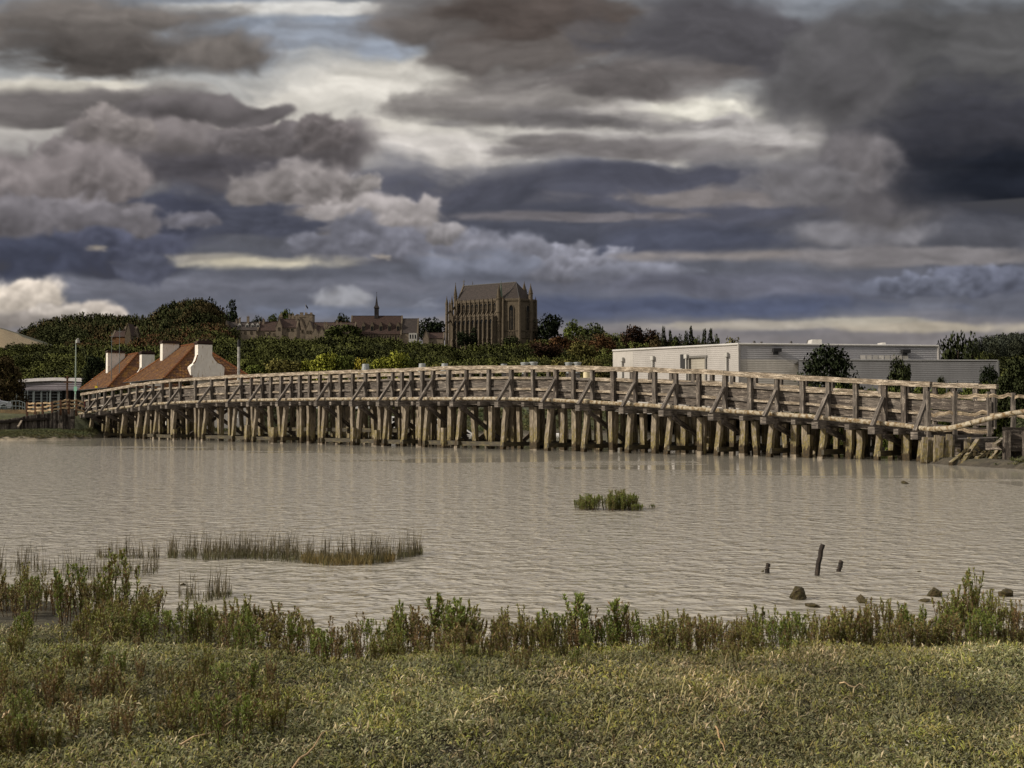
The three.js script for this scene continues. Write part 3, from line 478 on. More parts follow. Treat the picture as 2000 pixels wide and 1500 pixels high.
// ---------------------------------------------------------------- trees: crowns of many leaf sprays, built one tall and stretched to size
function crownGeo(seed, { n = 1000, clumps = 26, size = .05, shape = 'round', spread = .19, up = 0 } = {}) {
  const r = rng(seed), p = [], nor = [], col = [], C = [];
  const inside = () => {
    if (shape === 'column') { const y = .08 + .90 * Math.pow(r(), .9), w = .5 * Math.pow(Math.sin(Math.PI * Math.pow(y, .62)), .75) * (.8 + .3 * r()), a = r() * 6.283; return V(Math.cos(a) * w * .72, y, Math.sin(a) * w * .72); }
    if (shape === 'cone') { const y = .06 + .92 * r(), w = .5 * (1 - y) * (.65 + .5 * r()) + .03, a = r() * 6.283; return V(Math.cos(a) * w, y, Math.sin(a) * w); }
    if (shape === 'plume') { const a = r() * 6.283, k = Math.sqrt(r()) * .42, y = .15 + r() * .72 * (1 - k * .5); return V(Math.cos(a) * k * (.6 + y * .6), y, Math.sin(a) * k * (.6 + y * .6)); }
    if (shape === 'bush') { const a = r() * 6.283, y = r(), w = .5 * Math.sqrt(1 - y * y * .92) * (.75 + .3 * r()); return V(Math.cos(a) * w * .85, y * .9, Math.sin(a) * w * .85); }
    const a = r() * 6.283, c = r() * 1.7 - .7, k = (.62 + .38 * Math.sqrt(r())); const s = Math.sqrt(Math.max(0, 1 - c * c)); return V(Math.cos(a) * s * .40 * k, .56 + c * .36 * k, Math.sin(a) * s * .40 * k);
  };
  for (let i = 0; i < clumps; i++) C.push([inside(), spread * (.6 + .7 * r()), .72 + .56 * r()]);
  const mid = V(0, .5, 0);
  for (let i = 0; i < n; i++) {
    const [c, s, tone] = C[Math.floor(r() * clumps)], d = V(r() - .5, r() - .5, r() - .5).normalize().multiplyScalar(s * (.35 + .65 * Math.cbrt(r()))); if (shape === 'plume') d.y *= 2.0; if (shape === 'column') { d.x *= .7; d.z *= .7; d.y *= 1.3; }
    const q = c.clone().add(d), out = d.clone().multiplyScalar(1 / s).addScaledVector(q.clone().sub(mid), .9).add(V(r() - .5, r() - .5 + up, r() - .5).multiplyScalar(.45)).normalize();
    const t = V(r() - .5, r() - .5 + (shape === 'plume' ? 1.2 : 0), r() - .5).normalize(), f = V(r() - .5, r() - .5, r() - .5).cross(t).normalize(), L = size * (.6 + .9 * r()), w = L * (.45 + .35 * r());
    const a = q.clone().addScaledVector(t, -L), b = q.clone().addScaledVector(f, w), e = q.clone().addScaledVector(t, L), g = q.clone().addScaledVector(f, -w), k = tone * (.86 + .28 * r());
    if (q.y < .0) continue;
    for (const v of [a, b, e, a, e, g]) { p.push(v.x, v.y, v.z); nor.push(out.x, out.y, out.z); col.push(k, k * (.97 + .06 * r()), k); }
  }
  const g = new THREE.BufferGeometry(); g.setAttribute('position', new THREE.Float32BufferAttribute(p, 3)); g.setAttribute('normal', new THREE.Float32BufferAttribute(nor, 3)); g.setAttribute('color', new THREE.Float32BufferAttribute(col, 3)); return g;
}
const CROWN = {
  round: [11, 12, 13, 14].map((s) => crownGeo(s, { n: 2600, clumps: 34, size: .031, spread: .17 })), column: [21, 22].map((s) => crownGeo(s, { n: 1900, clumps: 44, size: .030, shape: 'column', spread: .09 })),
  cone: [31].map((s) => crownGeo(s, { n: 1500, clumps: 40, size: .034, shape: 'cone', spread: .12 })), plume: [41].map((s) => crownGeo(s, { n: 5200, clumps: 60, size: .020, shape: 'plume', spread: .085 })),
  bush: [51, 52, 53].map((s) => crownGeo(s, { n: 10500, clumps: 90, size: .017, shape: 'bush', spread: .13 })), wood: [crownGeo(61, { n: 2800, clumps: 30, size: .026, spread: .17 }), crownGeo(62, { n: 2800, clumps: 44, size: .024, shape: 'plume', spread: .12 })],
};
const leafM = (r, g, b) => new THREE.MeshLambertMaterial({ color: new THREE.Color().setRGB(r, g, b), vertexColors: true, side: THREE.DoubleSide });
const LM = {
  dark: leafM(.040, .048, .022), mid: leafM(.062, .076, .026), green: leafM(.115, .140, .036), yellow: leafM(.42, .36, .06), lime: leafM(.30, .32, .055), olive: leafM(.16, .148, .05), russet: leafM(.095, .052, .026), brown: leafM(.080, .062, .030), deep: leafM(.026, .034, .018), plum: leafM(.052, .032, .022), wood: leafM(1, 1, 1),
};
const barkM = new THREE.MeshStandardMaterial({ color: 0x3a3028, roughness: 1 });
const trunkGeo = (() => { const g = new G(); g.bar(V(0, -.06, 0), V(.01, .42, 0), .030, .018, 7, false).bar(V(.01, .42, 0), V(-.03, .78, .02), .018, .006, 6, false); for (let i = 0; i < 6; i++) { const a = i * 2.4, y = .28 + i * .06; g.bar(V(.01, y, 0), V(Math.cos(a) * .22, y + .2, Math.sin(a) * .22), .010, .003, 5, false); } return g.geo(); })();
const treeN = { n: 0 }, WIDTH = { round: .92, column: .60, cone: .86, plume: .86, bush: .80 };
function tree(name, label, px, topY, D, halfPx, kind, mat, group, baseY) {
  const top = P(px, topY, D), gy = baseY !== undefined ? P(px, baseY, D).y : height(top.x, top.z), h = top.y - gy, w = halfPx * 2 / F * D, list = CROWN[kind], i = treeN.n++;
  const t = base(name, [top.x, gy, top.z], i * 2.39); tag(t, label, 'plum' === kind ? 'tree' : /bush|shrub|hedge/.test(name) ? 'bush' : 'tree', group);
  const c = add('crown', list[i % list.length], mat, t); c.scale.set(w / WIDTH[kind], h * .97, w / WIDTH[kind]);
  const k = add('trunk', trunkGeo, barkM, t); k.scale.set(h, h * .9, h);
  return t;
}
// a belt of wood that reads as one mass: crowns whose tops follow a line in the place
function woodland(name, label, line, D0, D1, count, halfM, colours, seed, depthDrop = 0) {
  const r = rng(seed), tab = table(line), x0 = line[0][0], x1 = line[line.length - 1][0], im = new THREE.InstancedMesh(CROWN.wood[seed % 2], LM.wood, count), m = new THREE.Matrix4(), q = new THREE.Quaternion(), c = new THREE.Color();
  for (let i = 0; i < count; i++) {
    const f = i < count * .45 ? 0 : r(), px = i < count * .45 ? lerp(x0, x1, (i + r() * .7) / (count * .45)) : lerp(x0, x1, r()), D = lerp(D1, D0, f), p = P(px, tab(px) + f * depthDrop + r() * 14 * 600 / D * .5, D), gy = Math.min(height(p.x, p.z), p.y - 6), h = Math.min(p.y - gy + 1, 34), w = halfM * (.55 + 1.0 * r() * r() + .25 * r());
    q.setFromAxisAngle(V(0, 1, 0), r() * 6.283); m.compose(V(p.x, p.y - h, p.z), q, V(w * 2, h, w * 2)); im.setMatrixAt(i, m);
    const a = colours[Math.floor(r() * colours.length)], k = .62 + .8 * r(); c.setRGB(a[0] * k, a[1] * k, a[2] * k); im.setColorAt(i, c);
  }
  im.name = numbered(name); im.castShadow = im.receiveShadow = true; scene.add(im); return tag(im, label, 'woodland', null, 'stuff');
}
const cD = [.048, .054, .024], cM = [.078, .086, .030], cG = [.105, .118, .036], cB = [.076, .062, .030], cR = [.098, .056, .030], cY = [.105, .105, .034];
woodland('woodland', 'dark wind-shaped wood along the hill crest at far left', [[50, 648], [70, 632], [95, 618], [130, 611], [190, 607], [230, 611], [272, 609]], 700, 830, 120, 9, [cD, cB, cD], 1, 26);
woodland('woodland', 'dome of dark trees on the hilltop left of the college', [[282, 628], [300, 612], [330, 594], [360, 586], [385, 582], [404, 585], [418, 598], [434, 612], [444, 624]], 720, 800, 90, 8, [cD, cD, cB], 2, 26);
woodland('woodland', 'brown and green wood on the slope below the hilltop', [[150, 660], [200, 652], [260, 640], [290, 632], [330, 640], [380, 626], [430, 628], [445, 640]], 590, 690, 260, 8, [cB, cM, cD, cR], 3, 40);
woodland('woodland', 'long belt of green trees below the college buildings', [[-60, 676], [0, 672], [60, 666], [110, 668], [170, 667], [230, 668], [300, 672], [400, 664], [440, 651], [480, 655], [540, 652], [600, 657], [650, 650], [700, 650], [740, 656], [800, 661], [860, 668], [900, 676], [950, 666], [1000, 664], [1020, 682]], 400, 470, 300, 7.0, [cM, cD, cM, cG], 7, 26);
woodland('woodland', 'lower belt of trees and scrub behind the toll houses', [[-60, 712], [60, 712], [130, 706], [180, 704], [260, 700], [400, 692], [500, 692], [600, 694], [800, 696], [1000, 700], [1060, 706], [1200, 708]], 230, 330, 260, 4.5, [cM, cD, cG, cG], 6, 18);
woodland('woodland', 'russet and green wood on the slope right of the chapel', [[1005, 672], [1040, 664], [1075, 658], [1110, 655], [1150, 650], [1185, 646], [1230, 650], [1300, 662], [1400, 668], [1460, 672]], 520, 640, 170, 7.5, [cR, cM, cB, cD, cG], 5, 30);
woodland('woodland', 'scrubby bushes at the foot of the wooded slope', [[1000, 702], [1060, 694], [1110, 690], [1160, 696], [1210, 702]], 300, 360, 60, 4, [cY, cG, cM], 8, 12);
woodland('woodland', 'dark wooded hill far off at the right edge', [[1895, 662], [1915, 654], [1945, 650], [1975, 646], [2000, 648], [2060, 650], [2200, 655]], 1300, 1500, 70, 13, [[.07, .08, .06], [.08, .09, .06], [.06, .07, .055]], 9, 8);  // crowns paled toward grey: distance haze put into their colour
woodland('woodland', 'dark trees between the warehouse and the right edge', [[1905, 694], [1925, 688], [1960, 698], [2000, 690], [2080, 692]], 260, 420, 80, 6, [cM, cG, cD], 10, 26);
// single trees
tree('tree', 'dark ragged conifer at the left end of the college roofs', 452, 589, 770, 21, 'cone', LM.deep);
tree('tree', 'small dark tree behind the dormered college range', 505, 614, 780, 13, 'round', LM.dark);
tree('tree', 'round green tree behind the tall gabled college house', 560, 602, 790, 17, 'round', LM.green);
tree('tree', 'low dark tree left of the round green one behind the gables', 536, 612, 790, 14, 'round', LM.mid);
tree('tree', 'dark tree showing over the roofs left of the hall', 668, 613, 800, 18, 'round', LM.dark);
tree('tree', 'broad dark tree in the gap between hall and chapel', 842, 616, 790, 28, 'round', LM.deep);
tree('tree', 'wide dome-shaped tree in front of the left end of the hall', 672, 632, 560, 36, 'round', LM.mid);
tree('tree', 'tall dense dark tree against the chapel right side', 1071, 611, 735, 30, 'round', LM.deep);
tree('tree', 'green tree second right of the chapel', 1120, 625, 720, 19, 'round', LM.green);
tree('tree', 'broad green tree with a flat top right of the chapel', 1158, 628, 710, 27, 'round', LM.mid);
tree('tree', 'russet tree low on the slope right of the chapel', 1094, 654, 560, 24, 'round', LM.russet);
tree('tree', 'dark plum tree at the chapel foot on the right', 1062, 668, 520, 34, 'round', LM.plum);
tree('tree', 'brown-red tree in the middle of the right slope', 1176, 656, 540, 26, 'round', LM.russet);
tree('tree', 'olive tree in front of the russet slope', 1135, 664, 500, 26, 'round', LM.olive);
tree('tree', 'tall dark copper tree left of the poplars', 1237, 633, 610, 22, 'round', LM.plum);
tree('tree', 'lower copper tree next to the tall one', 1268, 641, 610, 20, 'round', LM.plum);
tree('tree', 'copper tree touching the poplar row', 1286, 652, 600, 16, 'round', LM.brown);
tree('tree', 'dark bushes at the foot of the chapel apse', 1000, 654, 640, 17, 'round', LM.dark);
tree('tree', 'dark cedar standing before the chapel buttresses', 925, 641, 640, 11, 'cone', LM.deep);
tree('tree', 'dark bushy tree before the chapel left bays', 905, 646, 640, 15, 'round', LM.deep);
[[1296, 637, 5], [1309, 646, 5], [1340, 646, 5], [1349, 639, 6], [1376, 642, 6], [1388, 643, 6]].forEach(([x, y, w], i) => tree('poplar', ['first', 'second', 'third', 'fourth', 'fifth', 'sixth'][i] + ' slim dark poplar from the left in the row above the warehouse', x, y, 450, w + 1.5, 'column', LM.dark, 'poplars above the warehouse roof'));
[[1322, 652, 14], [1362, 655, 12], [1400, 655, 12]].forEach(([x, y, w], i) => tree('tree', ['leftmost', 'middle', 'rightmost'][i] + ' of the three green rounded trees between the poplars', x, y, 455, w, 'round', LM.mid, 'rounded trees between the poplars'));
tree('tree', 'yellowing round tree at the right end of the poplar row', 1432, 654, 440, 20, 'round', LM.olive);
tree('tree', 'tall feathery dark tree rising behind the warehouse', 1866, 632, 165, 42, 'plume', LM.dark);
tree('tree', 'dark leafy tree at the right edge behind the fence', 1990, 690, 130, 34, 'bush', LM.dark);
tree('tree', 'dark bushy tree beside the low building corner', 1930, 708, 100, 22, 'bush', LM.deep);
tree('tree', 'brown-green tree leaning in at the left edge', 2, 690, 128, 40, 'bush', LM.brown);
tree('tree', 'dark round tree left of the far toll house', 186, 690, 165, 24, 'bush', LM.deep);
tree('shrub', 'big dark evergreen shrub against the warehouse wall', 1617, 668, 97, 62, 'bush', LM.deep);
tree('shrub', 'pointed shrub in front of the low green building', 1758, 694, 96, 30, 'bush', LM.dark);
tree('shrub', 'small shrub at the right end of the low building', 1838, 728, 95, 12, 'bush', LM.dark);
for (const [x, y, w, m, l] of [[545, 702, 34, LM.olive, 'brownish bush left of the yellow-green ones above the bridge'], [604, 706, 24, LM.lime, 'low lime-green bush above the bridge rail'], [640, 688, 26, LM.lime, 'upright lime-green bush above the bridge'], [672, 692, 22, LM.green, 'green bush between the lime bushes above the bridge'], [706, 702, 18, LM.yellow, 'yellow bush behind the first white tub'], [745, 699, 22, LM.lime, 'spreading lime bush right of the yellow one'], [778, 686, 24, LM.lime, 'tallest lime-green bush with drooping sprays'], [798, 701, 22, LM.green, 'low green bush right of the tallest lime bush'], [500, 712, 26, LM.green, 'green bush behind the white pole'], [575, 706, 26, LM.olive, 'tawny bush between the brownish one and the low lime one'], [622, 698, 20, LM.lime, 'small lime bush just left of the upright one'], [725, 708, 20, LM.green, 'low green bush between the yellow and the spreading lime bush'], [760, 694, 20, LM.lime, 'lime bush between the spreading and the tallest ones'], [860, 712, 40, LM.olive, 'low olive scrub behind the middle of the bridge'], [1100, 700, 30, LM.olive, 'pale olive bush below the russet slope'], [1150, 702, 30, LM.olive, 'olive bush left of the warehouse end']])
  tree('bush', l, x, y - 4, 190, w * 1.25, 'bush', m);
for (let i = 0; i < 13; i++) { const x = 1575 + i * 32, D = 66 + (i * 7 % 5); tree('hedge_bush', ['first', 'second', 'third', 'fourth', 'fifth', 'sixth', 'seventh', 'eighth', 'ninth', 'tenth', 'eleventh', 'twelfth', 'thirteenth'][i] + ' hedge bush from the left behind the right end of the bridge', x, 741 + (i * 5 % 7) * 1.6 - (i > 10 ? 8 : 0), D, 22, 'bush', i % 3 ? LM.green : LM.mid, 'hedge bushes behind the bridge'); }
for (const [x, y, D, w, l] of [[1960, 728, 70, 30, 'dark bush behind the right bank fence, left of two'], [1995, 735, 66, 28, 'dark bush behind the right bank fence at the frame edge'], [2030, 726, 68, 34, 'dark bush beyond the right edge behind the fence']]) tree('hedge_bush', l, x, y, D, w, 'bush', LM.dark, 'dark bushes behind the right bank fence');

// ---------------------------------------------------------------- the college on the hill
// a building laid out about its front at a distance: X, Y turn sightings into metres from its base
class Bld {
  constructor(name, label, D, px, baseY, turn = 0) { const p = P(px, 700, D); this.D = D; this.px = px; this.y0 = P(px, baseY, D).y; this.root = base(name, [p.x, this.y0, p.z], turn); tag(this.root, label, 'building'); this.c = Math.cos(turn); }
  X(px) { return (px - this.px) / F * this.D / this.c; } Y(py) { return P(this.px, py, this.D).y - this.y0; }
  // a range with its ridge parallel to the front: wall, roof with eaves, two gable walls rising as coped parapets
  range(x0, x1, ridge, eave, depth, wall, roof, z = 0, drop = 12) {
    const a = this.X(x0), b = this.X(x1), r = this.Y(ridge), e = this.Y(eave), g = new G(), h = new G(), q = depth / 2;
    g.quad(V(a, -drop, z), V(b, -drop, z), V(b, e, z), V(a, e, z)).quad(V(b, -drop, z), V(b, -drop, z - depth), V(b, e, z - depth), V(b, e, z)).quad(V(a, -drop, z - depth), V(a, -drop, z), V(a, e, z), V(a, e, z - depth)).quad(V(b, -drop, z - depth), V(a, -drop, z - depth), V(a, e, z - depth), V(b, e, z - depth));
    g.tri(V(b, e, z), V(b, e, z - depth), V(b, r, z - q)).tri(V(a, e, z - depth), V(a, e, z), V(a, r, z - q)); g.build('wall', wall, this.root);
    const o = .35; h.quad(V(a + .05, e - .2, z + o), V(b - .05, e - .2, z + o), V(b - .05, r, z - q), V(a + .05, r, z - q)).quad(V(b - .05, e - .2, z - depth - o), V(a + .05, e - .2, z - depth - o), V(a + .05, r, z - q), V(b - .05, r, z - q)).quad(V(a + .05, e - .35, z + o), V(b - .05, e - .35, z + o), V(b - .05, e - .2, z + o), V(a + .05, e - .2, z + o));
    const m = h.build('roof', roof, this.root); const k = new G(); for (let x = a; x < b; x += .9) k.box(V(x + .4, r - .05, z - q), .7, .3, .35); k.build('ridge_tiles', roof, m).userData.kind = 'stuff';
    for (const s of [a, b]) { const c = new G(); const w = .45, t = .35; for (const zz of [z + .5, z - depth - .5]) { const A = V(s, e - .4, zz), B = V(s, r + t, z - q); c.quad(V(s - w, A.y, A.z), V(s + w, A.y, A.z), V(s + w, B.y, B.z), V(s - w, B.y, B.z)).quad(V(s - w, A.y - .6, A.z), V(s + w, A.y - .6, A.z), V(s + w, A.y, A.z), V(s - w, A.y, A.z)); for (const sx of [-w, w]) c.quad(V(s + sx, A.y - .8, A.z), V(s + sx, A.y, A.z), V(s + sx, B.y, B.z), V(s + sx, B.y - .8, B.z)); } c.build('gable_coping', M.stone, this.root); }
    return this;
  }
  // a wing with its gable to the front
  gable(x0, x1, ridge, eave, depth, wall, roof, z = 0, drop = 12) {
    const a = this.X(x0), b = this.X(x1), m = (a + b) / 2, r = this.Y(ridge), e = this.Y(eave), g = new G(), h = new G(), c = new G();
    g.quad(V(a, -drop, z), V(b, -drop, z), V(b, e, z), V(a, e, z)).tri(V(a, e, z), V(b, e, z), V(m, r, z)).quad(V(b, -drop, z), V(b, -drop, z - depth), V(b, e, z - depth), V(b, e, z)).quad(V(a, -drop, z - depth), V(a, -drop, z), V(a, e, z), V(a, e, z - depth)); g.build('wall', wall, this.root);
    h.quad(V(b + .25, e - .2, z - .3), V(b + .25, e - .2, z - depth), V(m, r, z - depth), V(m, r, z - .3)).quad(V(a - .25, e - .2, z - depth), V(a - .25, e - .2, z - .3), V(m, r, z - .3), V(m, r, z - depth)); h.build('roof', roof, this.root);
    for (const [s, t] of [[a - .2, m], [m, b + .2]]) { const y0 = s < m && t === m ? e : r, y1 = t === m ? r : e; c.quad(V(s, y0 - .1, z + .12), V(t, y1 - .1, z + .12), V(t, y1 + .4, z + .12), V(s, y0 + .4, z + .12)).quad(V(s, y0 + .4, z + .12), V(t, y1 + .4, z + .12), V(t, y1 + .4, z - .4), V(s, y0 + .4, z - .4)); } c.build('gable_coping', M.stone, this.root);
    return this;
  }
  window(px, y0, y1, w, z = 0, arch = false) {
    const x = this.X(px), a = this.Y(y1), b = this.Y(y0), W = w / F * this.D, f = new G(), p = new G(), t = .18;
    f.box(V(x - W / 2, a, z + .05), t, b - a, .3).box(V(x + W / 2, a, z + .05), t, b - a, .3).box(V(x, a, z + .05), .12, b - a, .26).box(V(x, b, z + .05), W + t, t, .3).box(V(x, a - t, z + .1), W + .4, t, .4);
    if (arch) f.quad(V(x - W / 2, b + t, z + .2), V(x + W / 2, b + t, z + .2), V(x, b + W * .9, z + .2), V(x, b + W * .9, z + .2));
    const m = f.build('window', M.stone, this.root); p.quad(V(x - W / 2, a, z + .06), V(x + W / 2, a, z + .06), V(x + W / 2, b, z + .06), V(x - W / 2, b, z + .06)); p.build('pane', M.glassDark, m); return this;
  }
  chimney(px, y0, y1, w, z, mat = M.flint, pots = 2) {
    const x = this.X(px), a = this.Y(y1) - 2, b = this.Y(y0), W = w / F * this.D, g = new G(); g.box(V(x, a, z), W, b - a - .3, W * .8).box(V(x, b - .3, z), W + .3, .3, W * .8 + .3); const m = g.build('chimney', mat, this.root);
    const k = new G(); for (let i = 0; i < pots; i++) k.bar(V(x + (i - (pots - 1) / 2) * .5, b - .05, z), V(x + (i - (pots - 1) / 2) * .5, b + .8, z), .16, .13, 6); if (pots) k.build('chimney_pot', M.tile, m); return this;
  }
  // a gabled dormer standing out of the front slope
  dormer(px, top, eave, sill, w, z, depth, wall, roof, glaze = M.glassDark) {
    const x = this.X(px), W = w / F * this.D, a = this.Y(sill), e = this.Y(eave), t = this.Y(top), g = new G(), h = new G(), p = new G();
    g.quad(V(x - W / 2, a, z), V(x + W / 2, a, z), V(x + W / 2, e, z), V(x - W / 2, e, z)).tri(V(x - W / 2, e, z), V(x + W / 2, e, z), V(x, t, z)).quad(V(x + W / 2, a, z), V(x + W / 2, a, z - depth), V(x + W / 2, e, z - depth), V(x + W / 2, e, z)).quad(V(x - W / 2, a, z - depth), V(x - W / 2, a, z), V(x - W / 2, e, z), V(x - W / 2, e, z - depth));
    const d = g.build('dormer', wall, this.root);
    h.quad(V(x + W / 2 + .2, e - .15, z - .1), V(x + W / 2 + .2, e - .15, z - depth), V(x, t, z - depth), V(x, t, z - .1)).quad(V(x - W / 2 - .2, e - .15, z - depth), V(x - W / 2 - .2, e - .15, z - .1), V(x, t, z - .1), V(x, t, z - depth)); h.build('dormer_roof', roof, d);
    p.box(V(x - W * .2, a + (e - a) * .12, z + .04), W * .28, (e - a) * .8, .1).box(V(x + W * .2, a + (e - a) * .12, z + .04), W * .28, (e - a) * .8, .1); p.build('pane', glaze, d); return this;
  }
}
// the hall with its slender spire
{
  const b = new Bld('college_hall', 'long stone hall with steep brown roof, five dormers and a slender spire', 720, 735, 668);
  b.range(684, 783, 615, 652, 15, M.flint, M.tileRed).range(783, 815, 620.5, 650, 13, M.flint, M.slate, -.8);
  for (const x of [709, 726, 743, 760, 777]) b.dormer(x, 628, 636, 649, 7, -1.1, 6, M.stone, M.tileRed);
  for (let x = 700; x < 780; x += 5.2) { b.window(x, 654, 664, 2.2, 0); }
  for (let x = 698; x < 783; x += 5.2) { const g = new G(); g.box(V(b.X(x - .1), -12, .35), .7, 12 + b.Y(656), .9); g.build('buttress', M.stone, b.root); }
  { const g = new G(); g.box(V(b.X(807), b.Y(676), 1.2), 5.2, b.Y(651) - b.Y(676), 3); const m = g.build('bay', M.white, b.root); const p = new G(); for (const k of [-1.6, 0, 1.6]) p.box(V(b.X(807) + k, b.Y(662), 2.72), .8, 2.6, .06); p.build('pane', M.glassDark, m); }
  const x = b.X(732.5), q = -7.5, g = new G(), y = (p) => b.Y(p); g.box(V(x, y(620), q), 2.6, y(600) - y(620), 2.6).box(V(x, y(600) - .1, q), 3.2, .35, 3.2); for (const s of [-.9, 0, .9]) g.box(V(x + s, y(612), q + 1.36), .25, 3.2, .12);
  const w = 1.7, s = V(x, y(572), q), c = [V(x - w, y(600) + .25, q + w), V(x + w, y(600) + .25, q + w), V(x + w, y(600) + .25, q - w), V(x - w, y(600) + .25, q - w)], d = c.map((v) => v.clone().lerp(V(x, y(590), q), .55).setY(y(593)));
  for (let i = 0; i < 4; i++) { const j = (i + 1) % 4; g.quad(c[i], c[j], d[j], d[i]).tri(d[i], d[j], s); } g.bar(V(x, y(573), q), V(x, y(567), q), .12, .06, 5).box(V(x, y(569.5), q), .8, .15, .15); g.build('spire', M.slateBlue, b.root);
}
// the middle court: a tall gabled house, an embattled tower and lower gables
{
  const b = new Bld('college_house', 'grey college house with brown hipped roof and tall left gable', 715, 565, 668);
  b.range(541, 579, 622, 639, 12, M.flint, M.tileRed); b.gable(539, 551, 621, 639, 14, M.flint, M.tileRed, 1.2).window(545, 640, 645, 3, 1.2).window(562, 642, 646, 4, 0).window(570, 642, 646, 4, 0);
  const g = new G(), x = b.X(543), z = -8; g.box(V(x, b.Y(640), z), 2.2, b.Y(618) - b.Y(640), 2.2); const t = V(x + .3, b.Y(607), z), k = 1.25, y = b.Y(618); const c = [V(x - k, y, z + k), V(x + k, y, z + k), V(x + k, y, z - k), V(x - k, y, z - k)]; for (let i = 0; i < 4; i++) g.tri(c[i], c[(i + 1) % 4], t); g.build('stair_turret', M.stone, b.root);
  b.chimney(576, 614, 630, 4, -5);
}
{
  const b = new Bld('college_tower', 'embattled stone tower with chimneys among the college roofs', 735, 596, 668);
  const merlon = (x0, x1, top, z, d, name) => { const a = b.X(x0), e = b.X(x1), t = b.Y(top), g = new G(); g.box(V((a + e) / 2, -12, z), e - a, t + 12 - .9, d); const n = Math.max(2, Math.round((e - a) / 1.6)); for (let i = 0; i < n; i++) if (i % 2 === 0 || n < 3) g.box(V(a + (i + .5) * (e - a) / n, t - .9, z + d / 2 - .3), (e - a) / n, .9, .6); g.box(V((a + e) / 2, t - 1.4, z), e - a + .4, .3, d + .4); g.build(name, M.flint, b.root); };
  merlon(596.5, 611, 611, -2, 9, 'tower'); merlon(585, 597, 616, -1, 7, 'tower'); merlon(560, 575, 614.5, -9, 6, 'tower');
  for (const [p, t, w] of [[580, 613, 4], [587, 609.5, 6], [563, 613, 3.5], [570, 612, 3.5]]) b.chimney(p, t, 624, w, -3, M.flint, 0);
  b.gable(576, 600, 622, 650, 12, M.flint, M.tileRed, 3).window(583, 645, 650, 3, 3).window(592, 645, 650, 3, 3);
  { const g = new G(), x = b.X(594.5), z = -3; g.bar(V(x, b.Y(612), z), V(x, b.Y(593), z), .12, .07, 6); const m = g.build('flagpole', M.white, b.root); const f = new G(), Y = b.Y(593); for (let i = 0; i < 4; i++) { const u = (k) => V(x + .1 + k * .42, Y - k * .55 + Math.sin(k * 2) * .1, z + Math.sin(k * 1.7) * .3), d = (k) => u(k).add(V(0, -1.5, .1)); f.quad(d(i), d(i + 1), u(i + 1), u(i)); } f.build('flag', new THREE.MeshStandardMaterial({ color: 0x24262e, roughness: .9, side: THREE.DoubleSide }), m); }
}
{
  const b = new Bld('college_range', 'low college range with several small gables left of the hall', 705, 640, 672);
  b.range(604, 690, 627, 641, 10, M.flint, M.tileRed, -6).gable(597, 612, 626, 645, 12, M.flint, M.tileRed, 1).range(608, 652, 637, 648, 8, M.flint, M.tileRed, -.5).gable(611, 622, 641, 651, 9, M.flint, M.tileRed, 2.2).gable(623, 635, 641, 653, 9, M.flint, M.tileRed, 2.6).gable(634, 650, 634, 648, 10, M.flint, M.tileRed, .6);
  for (const [p, t] of [[615, 633], [633, 630], [637, 631], [650, 632], [657, 627], [665, 629], [675, 631]]) b.chimney(p, t, 642, 3.4, -2, M.flint, 1);
  for (const x of [600, 606, 627, 640]) b.window(x, 646, 651, 2.4, 1.05);
}
{
  const b = new Bld('college_wing', 'dormered college wing with four white dormers and tall chimneys at left', 730, 490, 668);
  b.range(441, 503, 628, 644, 11, M.flint, M.slate).gable(436, 449, 626, 646, 13, M.flint, M.slate, 1.2).range(503, 542, 627, 645, 11, M.flint, M.tileRed, -.8).range(422, 440, 633, 642, 9, M.flint, M.tile, -4);
  for (const x of [466, 481, 491.5, 501.5]) b.dormer(x, 630, 634, 640.5, 6.4, -1.8, 4, M.white, M.slate);
  for (const [p, t, w] of [[458, 623, 3.4], [464, 620, 3.6], [480.5, 617, 4.6], [511, 622, 3.5]]) b.chimney(p, t, 634, w, -5, M.flint, 1);
  for (const x of [455, 467, 478, 490, 502, 515, 527]) b.window(x, 647, 652, 3, .02); b.window(442, 635, 639, 3, 1.2);
}
{
  const b = new Bld('hillside_house', 'white-walled house with red roof among the hilltop trees', 760, 345, 640);
  b.range(324, 366, 620.5, 626, 9, M.white, M.tileRed).gable(322, 331, 620, 629, 10, M.stone, M.tileRed, 1); for (const x of [336, 344, 347, 353]) b.window(x, 628, 632, 2.6, 0); b.chimney(364, 617, 626, 3, -4, M.tile, 1);
}
{
  const b = new Bld('hillside_house', 'red-roofed house with pale end gable half hidden in the slope wood', 640, 237, 676);
  b.range(219, 247, 645, 657, 9, M.tile, M.tileRed, 0, 6).range(234, 256, 636, 650, 9, M.flint, M.tileRed, -5, 6).gable(246, 257, 632, 655, 10, M.stone, M.tileRed, 2, 10); b.window(236, 641, 645, 3, -5);
}
{
  const b = new Bld('college_lodge', 'small dark-roofed lodge between the hall and the chapel', 720, 845, 680);
  b.range(835, 866, 649, 660, 9, M.flint, M.tileRed, 0, 8).gable(826, 838, 646, 662, 10, M.flint, M.slate, 1.5, 8);
}
